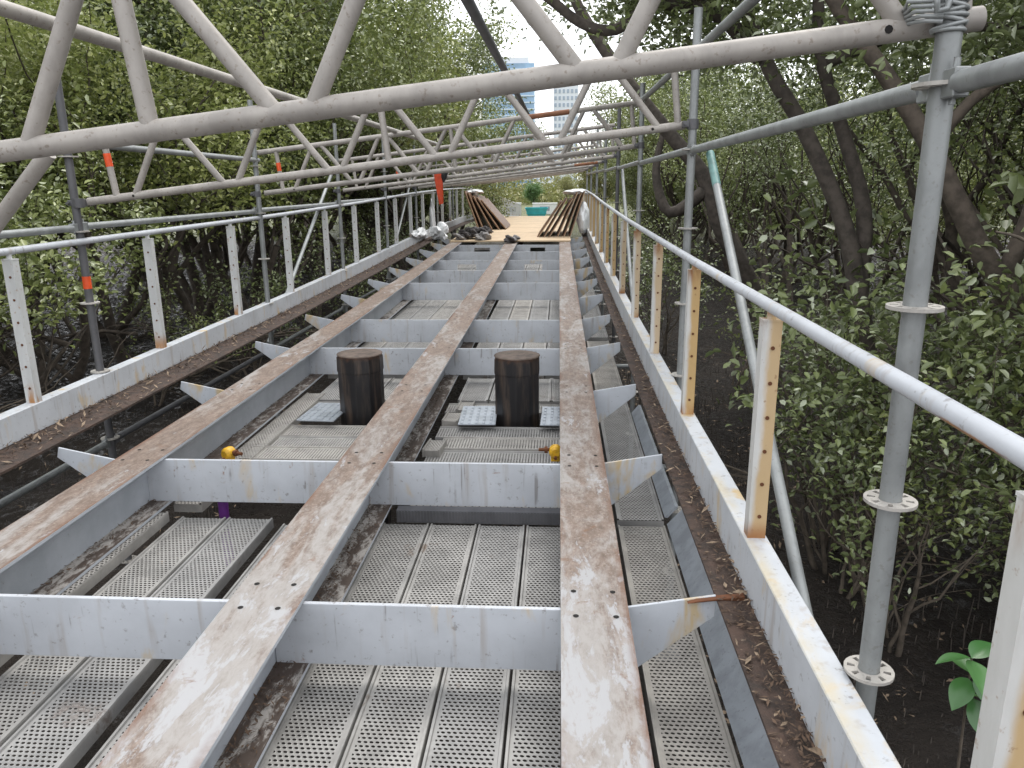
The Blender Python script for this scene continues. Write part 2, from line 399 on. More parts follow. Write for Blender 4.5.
# side brackets, tapered, up to the kerb flange
mr = MB(); mr.poly_prism([(.176, -.007, -1.805), (.683, -.007, -1.715), (.683, -.007, -1.815), (.36, -.007, -2.08), (.176, -.007, -2.08)], (0, .014, 0))
ml = MB(); ml.poly_prism([(-2.806, -.007, -1.845), (-3.40, -.007, -1.72), (-3.418, -.007, -1.79), (-3.03, -.007, -2.08), (-2.806, -.007, -2.08)], (0, .014, 0))
M['bracket'] = paint('bracket_paint_with_rust_runs', (.52, .545, .585), .09, .12)
bR = mr.build('side_bracket', M['bracket'], bridge, .002); bL = ml.build('side_bracket', M['bracket'], bridge, .002)
for i in range(13):
    y = 1.2 + 1.75 * i + .02
    for p in (bR, bL):
        o = p if i == 0 else p.copy()
        if i: COL.objects.link(o); o.parent = bridge
        o.location = (0, y, hz(y))
m = MB(); m.poly_prism([(.56, -.03, -1.742), (.60, -.03, -1.728), (.80, -.03, -1.700), (.80, -.03, -1.722), (.70, -.03, -1.722)], (0, .035, 0))
m.build('rusty_lug', M['boltrust'], bridge, .002, (0, 2.97, .006))
# kerbs
m = MB(); m.extr([(.815, -1.722), (.915, -1.722), (.915, -1.50), (.815, -1.50)], YS); m.build('kerb_beam', M['kerb'], bridge, .004)
m = MB(); m.extr([(-3.82, -1.70), (-3.72, -1.70), (-3.72, -1.50), (-3.82, -1.50)], YS); m.build('kerb_beam', M['kerb'], bridge, .004)
m = MB(); m.extr([(.685, -1.738), (.915, -1.738), (.915, -1.724), (.685, -1.724)], YS); m.build('kerb_flange', M['rust'], bridge)
m = MB(); m.extr([(-3.82, -1.718), (-3.425, -1.718), (-3.425, -1.702), (-3.82, -1.702)], YS); m.build('kerb_flange', M['rust'], bridge)

# ------------------------------------------------------------------ guard rails
def post_mesh(flip):
    """channel shaped post, web to the camera side, with a short stub under the rail"""
    m = MB(); f = flip
    m.box(-.038, .038, -.03, -.022, 0, .93)
    m.box(-.038, -.031, -.022, .035, 0, .93); m.box(.031, .038, -.022, .035, 0, .93)
    m.box(-.04, .04, -.032, .037, .93, .938)
    m.tube([(0, .0, .938), (0, 0, .985)], .018, 10)
    return m
def post_mat():
    m, t, b, o = new_mat('post_paint_orange_stained'); p = coords(t); s = sep(t, p); rr = obj_rand(t)
    g = world_pos(t)
    n1 = noise(t, g.outputs['Position'], 7, 5, .6, .3, (1, 1, .3)); n2 = noise(t, g.outputs['Position'], 30, 4, .6)
    c = mix(t, ramp(t, n1, .3, .7), (.58, .575, .56), (.48, .475, .45))
    band = math_n(t, 'ADD', s[0], math_n(t, 'MULTIPLY', math_n(t, 'SUBTRACT', n1, .5), .06))
    st = ramp(t, band, -.028, -.002)
    c = mix(t, math_n(t, 'MULTIPLY', st, ramp(t, rr, 0, 1, .7, 1)), c, (.47, .31, .13))
    ends = math_n(t, 'ADD', ramp(t, s[2], .0, .10, 1, 0), ramp(t, s[2], .80, .94))
    c = mix(t, math_n(t, 'MULTIPLY', ends, ramp(t, n1, .42, .62)), c, (.27, .12, .04))
    c = mix(t, ramp(t, n2, .64, .72, 0, .6), c, (.25, .13, .06))
    t.links.new(c, b.inputs['Base Color']); b.inputs['Roughness'].default_value = .5; bump(t, b, n2, .2, .004); return m
M['post'] = post_mat()
def post_mat_white():
    m, t, b, o = new_mat('post_paint_white'); g = world_pos(t).outputs['Position']; s = sep(t, coords(t))
    n1 = noise(t, g, 7, 5, .6, .3, (1, 1, .3)); n2 = noise(t, g, 26, 5, .65)
    c = mix(t, ramp(t, n1, .3, .7), (.58, .585, .58), (.48, .485, .48))
    c = mix(t, ramp(t, n2, .58, .70, 0, .7), c, (.30, .16, .07))
    c = mix(t, math_n(t, 'MULTIPLY', ramp(t, s[2], 0, .16, 1, 0), ramp(t, n1, .5, .6)), c, (.35, .17, .06))
    t.links.new(c, b.inputs['Base Color']); b.inputs['Roughness'].default_value = .5; return m
M['postw'] = post_mat_white()
def rail_rust():
    m = paint('rail_paint_rusting', (.52, .54, .575), .06, .03); t = m.node_tree; b = [n for n in t.nodes if n.type == 'BSDF_PRINCIPLED'][0]
    old = b.inputs['Base Color'].links[0].from_socket; g = world_pos(t); y = sep(t, g.outputs['Position'])[1]; nz = sep(t, g.outputs['Normal'])[2]
    n = noise(t, g.outputs['Position'], 16, 5, .7)
    a = math_n(t, 'MULTIPLY', ramp(t, y, 1.36, 1.46), ramp(t, y, 1.74, 1.62)); a = math_n(t, 'MULTIPLY', a, ramp(t, math_n(t, 'ADD', nz, math_n(t, 'MULTIPLY', n, .7)), .05, -.2))
    c = mix(t, a, old, mix(t, ramp(t, n, .4, .6), (.42, .20, .06), (.17, .07, .03))); t.links.new(c, b.inputs['Base Color']); return m
M['railright'] = rail_rust()
def railing(name, label, x, z_rail, post_y0, mat_post, flip, zbase):
    rl = thing(name, label, 'railing', (x, 0, 0))
    n = 44; ys = [post_y0 - 2.4] + [post_y0 + .9 * i for i in range(2 * n - 4)]
    m = MB(); m.tube([(0, y, z_rail + hz(y)) for y in ys], .0255, 14); m.build('top_rail', M['railright' if x > 0 else 'rail'], rl)
    pm = post_mesh(flip); bo = MB(); bo.tube([(0, -.034, 0), (0, -.0305, 0)], .0085, 8)
    h = z_rail - zbase
    first = None
    for i in range(n - 2):
        y = post_y0 + 1.82 * i
        if i == 0:
            first = pm.build('post', mat_post, rl); bb = bo.build('bolt', M['boltrust'], first); bb.location = (.006, 0, .10); o = first
        else:
            o = first.copy(); COL.objects.link(o); o.parent = rl
        for k in range(6 if i < 9 else 0):
            if i == 0 and k == 0: continue
            c = bb.copy(); COL.objects.link(c); c.parent = o; c.location = (.006, 0, .10 + .145 * k)
        o.location = (0, y, zbase + hz(y)); o.scale = (1, 1, h / .985)
    return rl
rr_ = railing('guard_railing', 'white tubular guard railing with orange rust stained posts on the right kerb', .865, -.495, 1.29, M['post'], 1, -1.50)
rl_ = railing('guard_railing', 'white tubular guard railing with clean white posts on the left kerb', -3.77, -.425, 3.24, M['postw'], -1, -1.50)

# ------------------------------------------------------------------ planks
def plank_mesh(L, wd=.306, holes=True):
    m = MB(); h = wd / 2
    prof = [(-h, -.06), (-h, 0), (-h + .002, .010), (-h + .013, .010), (-h + .016, 0), (h - .016, 0), (h - .013, .010), (h - .002, .010), (h, 0), (h, -.06)]
    n = len(prof)
    vs = [(x, -L / 2, z) for x, z in prof] + [(x, L / 2, z) for x, z in prof]
    m.add(vs, [(i, i + 1, n + i + 1, n + i) for i in range(n - 1)])
    m.add([(-h, -L / 2, -.06), (h, -L / 2, -.06), (h, -L / 2, -.002), (-h, -L / 2, -.002)], [(0, 1, 2, 3)])
    m.add([(-h, L / 2, -.06), (h, L / 2, -.06), (h, L / 2, -.002), (-h, L / 2, -.002)], [(0, 1, 2, 3)])
    return m
pcache = {}
def plank(x, y, L, z=-2.14, across=False, label='', mat='plank', wd=.306, group=None, tilt=0):
    k = (round(L, 3), mat, wd)
    if k not in pcache:
        o = plank_mesh(L, wd).build('scaffold_plank', M[mat]); pcache[k] = o
    else:
        o = pcache[k].copy(); COL.objects.link(o)
    o.location = (x, y, z - .038 + hz(y)); o.rotation_euler = (0, tilt, R(90) if across else 0)
    return tag(o, label, 'plank', group)
sx = ['leftmost', 'second from left', 'second from right', 'rightmost']
for k, x in enumerate((-.995, -.678, -.361, -.044)):
    plank(x, 3.16, 2.86, label='perforated steel plank under the right bay nearest the camera, %s of four' % sx[k])
    plank(x, .25, 2.9, label='perforated steel plank at the foot of the picture in the right bay, %s' % sx[k])
plank(-2.70, 3.22, 2.66, -2.07, label='narrow raised perforated plank along the foot of the left beam', wd=.22, mat='plankpale')
for k, (x, y, L, z) in enumerate(((-2.39, 3.18, 2.9, -2.14), (-2.065, 3.18, 2.9, -2.14), (-1.70, 3.2, 2.9, -2.19), (-1.38, 3.2, 2.9, -2.19))):
    plank(x, y, L, z, label='perforated steel plank in the near left bay, ' + ['beside the raised narrow plank', 'bordering the dark gap', 'lower and greyer beside the gap', 'mostly hidden under the middle beam'][k])
for k, x in enumerate((-2.39, -2.065, -1.70)):
    plank(x, .2, 2.9, -2.14 - (.05 if k == 2 else 0), label='perforated steel plank at the lower left corner of the walkway, %s' % ['outermost', 'middle one', 'inner lower one'][k])
# boards laid across the bridge in front of and behind the piles
for k in range(6):
    y = 4.86 + .315 * k
    plank(-.50 + (.0 if k % 2 else .05), y, 1.14 - (.06 if k in (2, 4) else 0), -2.13 + (.012 if k in (1, 4) else 0), True, 'perforated board laid crosswise before the right pile, %s from the camera' % ORD[k], 'plank' if k % 2 else 'plankpale')
    if k: plank(-2.02, y, .98 if k < 3 else 1.1, -2.13 + (.02 if k == 3 else 0), True, 'perforated board laid crosswise before the left pile, %s from the camera' % ORD[k], 'plankpale' if k % 2 else 'plank')
plank(-.50, 7.22, 1.2, -2.145, True, 'perforated board laid crosswise just behind the right pile', 'plank')
plank(-2.0, 7.24, 1.0, -2.145, True, 'perforated board laid crosswise just behind the left pile', 'plank')
plank(-2.56, 6.2, 2.9, -2.11, False, 'narrow long plank along the left beam beside the left pile', 'plankpale', .20)
for k, x in enumerate((-.86, -.54, -.22, .09)):
    plank(x, 7.86, .92, -2.12, label='short perforated plank between pile and crossbeam in the right bay, %s' % sx[k])
for k, x in enumerate((-2.36, -2.04, -1.72)):
    plank(x, 7.88, .9, -2.13, label='short perforated plank between pile and crossbeam in the left bay, %s' % ['left one', 'middle one', 'right one'][k])
row = 0
for y in (10.0, 12.95, 15.9, 18.85):
    for k, x in enumerate((-2.55, -2.23, -1.91, -1.59, -.95, -.63, -.31, .01)):
        plank(x, y, 2.9, -2.15, label='grey perforated plank far along the walkway beneath the crossbeams', group='planks in the far bays', mat='plank' if (k + row) % 3 else 'plankpale')
    row += 1
# the strip between right beam and kerb
side_names = ['nearest below the right kerb brackets', 'second below the right kerb brackets', 'third below the right kerb brackets', 'fourth below the right kerb brackets', 'fifth below the right kerb brackets']
for k in range(5):
    y = 3.18 + 2.96 * k
    plank(.555 - .0 * k, y, 2.9, -2.145, label='narrow run perforated plank, ' + side_names[k], mat='plank' if k % 2 else 'plankpale', wd=.31)
t0 = MB(); t0.poly_prism([(.715, 1.7, -2.14), (.735, 1.7, -2.14), (.83, 1.7, -2.03), (.81, 1.7, -2.03)], (0, 2.9, 0))
tag(t0.build('toe_board', M['bluegrey']), 'blue grey leaning toe board beside the nearest side plank', 'board')
t0 = MB(); t0.poly_prism([(.715, 4.7, -2.14), (.735, 4.7, -2.14), (.80, 4.7, -2.06), (.78, 4.7, -2.06)], (0, 2.4, 0))
tag(t0.build('toe_board', M['bluegrey']), 'blue grey leaning toe board beside the second side plank', 'board')
# ribbed edge strip under the second crossbeam
m = MB(); m.box(-1.06, .03, 4.60, 4.615, -2.16, -2.075); m.box(-1.06, .03, 4.615, 4.68, -2.09, -2.075)
for k in range(52):
    x = -1.05 + k * .0208; m.box(x, x + .006, 4.594, 4.60, -2.15, -2.08)
tag(m.build('ribbed_edge_strip', M['galvdark']), 'dark ribbed steel strip under the second crossbeam in the right bay', 'strip')
# treads beside the piles
def tread(x, y, wd, label, rz=0):
    m = MB(); m.box(-wd / 2, wd / 2, -.29, .29, 0, .012)
    n = int(wd / .065)
    for i in range(n):
        cx = -wd / 2 + .035 + i * .065
        for j in range(6):
            cy_ = -.24 + j * .096; m.box(cx - .012, cx + .012, cy_ - .035, cy_ + .035, .012, .018)
    o = m.build('ribbed_plate', M['treadmat'], None, .002); o.location = (x, y, -2.118 + hz(y)); o.rotation_euler.z = rz
    tag(o, label, 'plate')
tread(-.735, 6.78, .34, 'ribbed galvanised plate lying left of the right pile', R(2))
tread(-.02, 6.78, .26, 'ribbed galvanised plate between the right pile and the right beam', R(-1))
tread(-2.21, 6.84, .36, 'ribbed galvanised plate lying left of the left pile', R(-3))
# small offcuts of plank on the middle beam's bottom flange
for k, (x, y) in enumerate(((-1.02, 5.95), (-.98, 6.75), (-.90, 7.12))):
    m = MB(); m.box(-.06, .06, -.13, .13, 0, .06); m.box(-.075, -.06, -.14, .14, 0, .072); m.box(.06, .075, -.14, .14, 0, .072)
    o = m.build('plank_offcut', M['plankpale'], None, .003); o.location = (x, y, -2.15); o.rotation_euler.z = rnd.uniform(-.1, .1)
    tag(o, 'short plank offcut by the middle beam, %s' % ['nearest the camera', 'beside the ribbed plate', 'behind the ribbed plate'][k], 'offcut')

# ------------------------------------------------------------------ piles through the deck
def pile(x, y, label):
    p = thing('bridge_pile', label, 'pile', (x, y, -1.53))
    m = MB(); n = 10
    ring = lambda r, z, ph=0: [(r * math.cos(2 * math.pi * (k + .5) / n + ph), r * math.sin(2 * math.pi * (k + .5) / n + ph), z) for k in range(n)]
    zs = [(-2.7, .218), (-.9, .216), (-.55, .214), (-.10, .213), (0, .210)]
    vs = [];
    for z, r in zs: vs += ring(r, z)
    fs = [(i * n + k, i * n + (k + 1) % n, (i + 1) * n + (k + 1) % n, (i + 1) * n + k) for i in range(len(zs) - 1) for k in range(n)]
    fs.append(tuple(range((len(zs) - 1) * n, len(zs) * n)))
    m.add(vs, fs); m.build('shaft', M['pile'], p, .006)
    m = MB(); m.tube([(0, 0, .0005), (0, 0, .008), (.0, 0, .012)], [.214, .2135, .19], 20); m.build('cap_plate', M['pilecap'], p)
    m = MB(); m.tube([(0, 0, -.16), (0, 0, -.145), (0, 0, -.02)], [.2165, .219, .2165], 10, False, False); m.build('rust_collar', M['pile'], p)
pile(-.378, 6.88, 'dark tarred pile standing up through the right bay')
pile(-1.872, 6.93, 'dark tarred pile standing up through the left bay')

# ------------------------------------------------------------------ scaffold: poles with rosettes
ZR = [.235, -.335, -.905, -1.475, -2.06, -2.63, -3.2]
def pole(x, y, ztop, label, mat='galv', r=.031, shift=0, tape=None, zr=ZR):
    p = thing('scaffold_pole', label, 'scaffold pole', (x, y, -3.98), 'scaffold poles')
    m = MB(); m.tube([(0, 0, 0), (0, 0, ztop + 3.98)], r, 16); m.build('tube', M[mat], p)
    m = MB(); m.box(-.1, .1, -.1, .1, -.02, .02); m.build('base_plate', M['galvdark'], p)
    for z in zr:
        z = z + shift
        if z > ztop - .05: continue
        q = MB(); n = 24; R0, R1 = r + .001, .073
        zz = z + 3.98
        for k in range(n):      # ring with eight slots: every third sector is open between its rims
            a0, a1 = 2 * math.pi * k / n, 2 * math.pi * (k + 1) / n
            def sec(ra, rb, z0, z1):
                P = [(ra * math.cos(a0), ra * math.sin(a0)), (rb * math.cos(a0), rb * math.sin(a0)), (rb * math.cos(a1), rb * math.sin(a1)), (ra * math.cos(a1), ra * math.sin(a1))]
                q.add([(a, b, z0) for a, b in P] + [(a, b, z1) for a, b in P], [(0, 3, 2, 1), (4, 5, 6, 7), (0, 1, 5, 4), (2, 3, 7, 6), (1, 2, 6, 5), (3, 0, 4, 7)])
            if k % 3 == 1: sec(R0, .041, zz - .005, zz + .005); sec(.063, R1, zz - .005, zz + .005)
            else: sec(R0, R1, zz - .005, zz + .005)
        q.build('rosette', M['roset'], p)
    if tape:
        m = MB(); m.tube([(0, 0, tape + 3.98 - .05), (0, 0, tape + 3.98 + .05)], r + .0015, 16, False); m.build('tape_band', M['tape'], p)
    return p
M['roset'] = galv('pale_rosette_steel', (.52, .49, .45), .2, .55)
PY = [2.13, 5.93, 9.6, 13.2, 16.8, 20.4, 24.0, 27.6]
rl = ['nearest, large in the foreground', 'second from the camera beside a teal topped brace', 'third from the camera', 'fourth from the camera, dark', 'fifth from the camera', 'sixth from the camera', 'seventh from the camera', 'farthest of the row']
for k, y in enumerate(PY):
    pole(.975, y, (1.28, 1.2, 1.15, 1.2, 1.3, 1.4, 1.45, 1.5)[k], 'grey scaffold pole right of the bridge, ' + rl[k], 'galvdark' if k == 3 else 'galv', shift=hz(y) * .4)
ll = ['nearest in view with red tape band', 'second in view, behind the left railing', 'third in view', 'fourth in view', 'fifth in view', 'sixth in view', 'farthest of the row']
for k, y in enumerate(PY[1:]):
    pole(-3.76 if k else -3.80, y, .95 + (.0 if k == 0 else .08), 'weathered scaffold pole left of the bridge, ' + ll[k], 'galvdark' if k == 0 else 'galv', shift=hz(y) * .4, tape=-.73 if k == 0 else None)
pole(-3.8, 2.13, .95, 'weathered scaffold pole left of the bridge beside the camera')

def pipe(name, pts, r, mat, label, cat, group=None, n=14):
    m = MB(); m.tube(pts, r, n); o = m.build(name, M[mat]); return tag(o, label, cat, group)
# ledgers between poles
bays = ['nearest', 'second', 'third', 'fourth', 'fifth', 'sixth', 'seventh']
def ledger(x, ya, yb, z, label, mat='galv', group=None):
    l = thing('ledger_pipe', label, 'ledger', (x, ya, z), group)
    m = MB(); m.tube([(0, .09, 0), (0, yb - ya - .09, 0)], .0275, 14); m.build('tube', M[mat], l)
    for yy, s in ((.0, 1), (yb - ya, -1)):
        m = MB(); m.box(-.02, .02, yy + s * .035 if s > 0 else yy - .10, yy + .10 if s > 0 else yy - .035, -.035, .035); m.tube([(0, yy + s * .06, -.05), (0, yy + s * .06, .06)], .009, 8)
        m.build('wedge_head', M['galvdark'] if mat == 'galvdark' else M['galv'], l, .004)
    return l
for k in range(len(PY) - 1):
    ledger(.975, PY[k], PY[k + 1], .235 + .4 * hz(PY[k]), 'grey ledger pipe at head height along the right poles, %s bay' % bays[k])
    if k < 6: ledger(-3.80, PY[k], PY[k + 1], -.30 + .4 * hz(PY[k]), 'grey ledger pipe above the left railing, %s bay' % bays[k])
    ledger(-3.80, PY[k], PY[k + 1], -2.08, 'grey ledger pipe low along the left poles, %s bay' % bays[k], 'galvdark' if k == 1 else 'galv')
    ledger(.975, PY[k], PY[k + 1], -2.27, 'grey ledger pipe under the deck along the right poles, %s bay' % bays[k])
ledger(.975, -.6, PY[0], .235, 'ledger pipe with red paint mark from the nearest right pole toward the camera')
m = MB(); m.tube([(.975, 1.56, .235), (.975, 1.60, .235)], .0285, 14, False); m.build('paint_mark', M['tape'], bpy.data.objects['ledger_pipe.%03d' % (len([o for o in bpy.data.objects if o.name.startswith('ledger_pipe')]) - 1)]).matrix_parent_inverse = Matrix.Translation((-.975, .6, -.235))
for k, y in enumerate(PY):
    pipe('deck_transom', [(-3.74, y + .08, -2.285), (.93, y + .08, -2.285)], .0275, 'galv', 'transverse scaffold tube carrying the planks, %s from the camera' % ORD[k], 'transom')
# diagonal braces in the side faces
pipe('diagonal_brace', [(1.03, 5.50, .2), (1.03, 2.0, -2.35)], .027, 'galv', 'pale diagonal brace with teal painted top right of the bridge', 'brace')
br = bpy.data.objects['diagonal_brace']
m = MB(); dv = (Vector((1.03, 2.0, -2.35)) - Vector((1.03, 5.5, .2)))
m.tube([Vector((1.03, 5.50, .2)), Vector((1.03, 5.50, .2)) + dv * .085], .0282, 14); m.build('teal_paint', M['tealbrace'], br)
pipe('diagonal_brace', [(1.03, 13.0, .25), (1.03, 9.7, -2.2)], .027, 'galv', 'pale diagonal brace farther along the right poles', 'brace')
pipe('diagonal_brace', [(-3.84, 13.1, .2), (-3.84, 9.7, -2.0)], .027, 'galv', 'rust streaked diagonal brace behind the left railing, nearer one', 'brace')
pipe('diagonal_brace', [(-3.84, 20.3, .2), (-3.84, 16.9, -2.0)], .027, 'galv', 'diagonal brace behind the left railing, farther one', 'brace')

# ------------------------------------------------------------------ lattice trusses overhead
CX = -1.27
def make_truss():
    tr = thing('lattice_truss', '', 'truss', (CX, 0, 0), 'lattice trusses over the bridge')
    for nm, z in (('lower_chord', 0), ('upper_chord', .49)):
        m = MB(); m.tube([(-2.44, 0, z), (2.24 if z == 0 else 2.25, 0, z)], .0305, 16); m.build(nm, M['truss'], tr)
    def web(nm, a, b):
        m = MB(); m.tube([(a[0], 0, a[1]), (b[0], 0, b[1])], .0255, 12); m.build(nm, M['truss'], tr)
    for x in (-2.2, 0, 2.19): web('vertical_web', (x, .005), (x, .485))
    g = .068; B = [-2.1, -1.26, -.42, .42, 1.26, 2.1]; T = [-1.68, -.84, 0, .84, 1.68]
    for i, t in enumerate(T):
        web('diagonal_web', (B[i] + g * .8, .004), (t - g * .8, .486)); web('diagonal_web', (B[i + 1] - g * .8, .004), (t + g * .8, .486))
    m = MB()
    for x in (2.0, -2.05): m.add([(x + .011 * math.cos(k * .785), -.0306, .011 * math.sin(k * .785)) for k in range(8)], [tuple(range(8))])
    m.build('pin_hole', M['hole'], tr)
    return tr
TY = [2.19, 5.99, 9.66, 13.26, 16.86, 20.46, 24.06, 27.66, 31.2]
TZ = [.156, .172, .20, .21, .22, .23, .24, .25, .26]
tproto = make_truss(); tr_objs = []
tl = ['nearest and largest, crossing the top of the picture', 'second from the camera', 'third from the camera with an orange rusted chord', 'fourth from the camera', 'fifth from the camera', 'sixth from the camera', 'seventh from the camera', 'eighth from the camera', 'farthest of the row']
for k, y in enumerate(TY):
    t = tproto if k == 0 else copy_tree(tproto)
    t.location = ([-1.15, -1.30][k] if k < 2 else CX, y, TZ[k]); t.rotation_euler = (0, -R(6.35), 0)
    t['label'] = 'beige welded pipe lattice truss, ' + tl[k]; tr_objs.append(t)
m = MB(); m.tube([(.95, 0, .49), (1.45, 0, .49)], .0312, 16, False); m.build('rusted_length', M['trussrust'], tr_objs[2])
for k in (1, 2, 4):
    m = MB(); m.tube([(-2.2, 0, .24), (-2.2, 0, .34)], .027, 12, False); m.build('tape_band', M['tape'], tr_objs[k])
m = MB(); m.tube([(1.6, 0, 0), (2.1, 0, 0)], .0312, 14, False); m.build('rusted_length', M['trussrust'], tr_objs[4])
# clamps fixing trusses to poles
cm = MB(); cm.tube([(0, 0, -.035), (0, 0, .035)], .043, 14); cm.box(-.075, -.03, -.03, .05, -.022, .022); cm.tube([(-.06, -.06, 0), (-.06, .05, 0)], .011, 8); cm.box(-.02, .02, .02, .085, -.03, .03)
cp0 = cm.build('pipe_clamp', M['galvdark'], None, .003); first = True
for k, y in enumerate(TY[:8]):
    for x in (.975, -3.77):
        if k == 0 and x > 0: continue
        o = cp0 if first else cp0.copy()
        if not first: COL.objects.link(o)
        first = False
        o.location = (x, y - .06, TZ[k] + (x - CX) * .1113)
        tag(o, 'steel pipe clamp fixing %s truss to the %s pole' % (ORD[k], 'right' if x > 0 else 'left'), 'clamp', 'pipe clamps at the trusses')
# wire lashing on the nearest right pole
m = MB()
for i in range(7):
    zc = .365 + .0115 * i; tl_ = .01 * math.sin(i * 2.1)
    m.tube([(.975 + (.0365 + .002 * (i % 2)) * math.cos(a * .4488) - .004, 2.13 + .036 * math.sin(a * .4488), zc + tl_ * math.cos(a * .4488)) for a in range(15)], .0055, 6, False)
for i in range(5):
    m.tube([(.935, 2.085, 0.38 + .012 * i), (.90 - .012 * i, 2.10, 0.385 + .011 * i), (.885 - .004 * i, 2.15, 0.39 + .008 * i), (.885, 2.235, 0.38 + .012 * i), (.95, 2.25, .42), (.99, 2.18, .41)], .0055, 6)
m.tube([(.93, 2.07, .44), (.905, 2.06, .43), (.91, 2.065, .40), (.935, 2.07, .405), (.94, 2.07, .43)], .008, 6)
tag(m.build('wire_lashing', M['galv']), 'twisted grey wire lashing the nearest truss to the right pole', 'wire')
# long tubes lying along the trusses
pipe('tie_tube', [(-2.0, .6, .625), (-2.0, 12.9, .66)], .029, 'truss', 'long beige tie tube running over the trusses on the left', 'tie tube')
pipe('tie_tube', [(-.42, 2.4, .795), (-.42, 14.2, .96)], .027, 'galvdark', 'long dark tie tube running over the middle of the trusses', 'tie tube')
pipe('tie_tube', [(.90, 1.6, .80), (.93, 9.9, .93)], .027, 'galv', 'long grey tie tube along the right ends of the trusses', 'tie tube')
pipe('tie_tube', [(-3.74, 5.85, .37), (-3.76, 6.3, .345), (-3.76, 9.7, .33)], .028, 'galv', 'grey tie tube at the left truss ends, upper left', 'tie tube')
pipe('tie_tube', [(-1.70, 2.55, .118), (-2.03, 2.55, -.22)], .026, 'truss', 'short beige slanting tube hanging below the nearest truss on the left', 'tie tube')
# couplers on the dark tube, yellow and purple fittings
def fitting(name, loc, label, mat):
    f = thing(name, label, 'coupler', loc)
    m = MB(); m.tube([(0, -.05, 0), (0, -.03, .0), (0, .03, 0), (0, .05, 0)], [.03, .052, .052, .03], 10); m.box(-.035, .035, -.03, .03, -.075, -.02); m.build('body', M[mat], f, .006)
    m = MB(); m.tube([(-.13, 0, .012), (.02, 0, .012)], .014, 8); m.tube([(-.085, 0, .012), (-.06, 0, .012)], .026, 6); m.tube([(0, -.085, -.03), (0, .085, -.03)], .012, 8); m.build('rusty_bolt', M['boltrust'], f)
    return f
fitting('beam_clamp', (-.012, 5.5, -1.97), 'yellow painted clamp with rusty bolt at the right beam', 'yellow')
f2 = fitting('beam_clamp', (-2.54, 5.42, -1.99), 'yellow painted clamp with rusty bolt at the left beam', 'yellow'); f2.rotation_euler.z = R(160)
pipe('purple_prop', [(-2.33, 4.80, -2.6), (-2.33, 4.80, -2.03)], .035, 'purple', 'purple painted steel prop under the second crossbeam on the left', 'prop')

# ------------------------------------------------------------------ plywood deck and leaning sheets beyond the open bays
m = MB(); ys = [20.95] + [21.5 + 1.2 * i for i in range(46)]
m.extr([(-2.96, -1.752), (.33, -1.752), (.33, -1.715), (-2.96, -1.715)], ys)
deck = m.build('plywood_deck', M['ply']); tag(deck, 'pale plywood deck sheets covering the far end of the bridge', 'deck')
m = MB()
for y in ys[3::2]: m.extr([(-2.95, -1.7145), (.32, -1.7145), (.32, -1.713), (-2.95, -1.713)], [y, y + .012])
m.build('sheet_joint', M['plyedge'], deck)
m = MB(); m.extr([(-2.96, -1.752), (-2.66, -1.752), (-2.66, -1.66), (-2.96, -1.66)], [20.8, 20.9]); 
def sheet(b, t, y, L, label, th=.05, face='plyface'):
    """plywood sheet leaning between (x,z) bottom b and (x,z) top t, its length along the bridge"""
    bx, bz = b; tx, tz = t; d = Vector((tx - bx, 0, tz - bz)); n = Vector((d.z, 0, -d.x)).normalized() * th
    s = thing('plywood_sheet', label, 'sheet', (bx, y, bz), 'plywood sheets leaning on the railings')
    m = MB(); m.poly_prism([(0, 0, 0), (d.x, 0, d.z), (d.x + n.x, 0, d.z + n.z), (n.x, 0, n.z)], (0, L, 0)); m.build('panel', M[face], s)
    m = MB(); e = .002
    m.poly_prism([(n.x * .62, -e, n.z * .62), (d.x + n.x * .62, -e, d.z + n.z * .62), (d.x + n.x, -e, d.z + n.z), (n.x, -e, n.z)], (0, e * .8, 0)); m.build('raw_edge', M['plypale'], s)
zb = -1.713 + hz(22.6)
bx = [-.62, -.45, -.30, -.06, .12, .30]; tx = [.06, .20, .36, .50, .60, .70]; tz = [-.45, -.36, -.37, -.19, -.22, -.17]
pn = ['innermost, foot farthest out', 'second from the deck side', 'third from the deck side', 'fourth, one of the tall ones', 'fifth, one of the tall ones', 'outermost against the railing']
for k in range(6):
    sheet((bx[k], zb), (tx[k], tz[k]), 22.1 + .06 * k, 2.3, 'dark edged plywood sheet leaning on the right railing, ' + pn[k])
zb = -1.713 + hz(26)
bx = [-1.75, -1.98, -2.2, -2.48, -2.62]; tx = [-2.55, -2.68, -2.80, -2.95, -3.05]; tz = [-.47, -.38, -.34, -.22, -.18]
for k in range(5):
    sheet((bx[k], zb), (tx[k], tz[k]), 25.4 - .08 * k, 2.3, 'dark edged plywood sheet leaning on the left railing, ' + ['innermost, foot farthest out', 'second from the deck side', 'third from the deck side', 'fourth from the deck side', 'outermost against the railing'][k], .05)
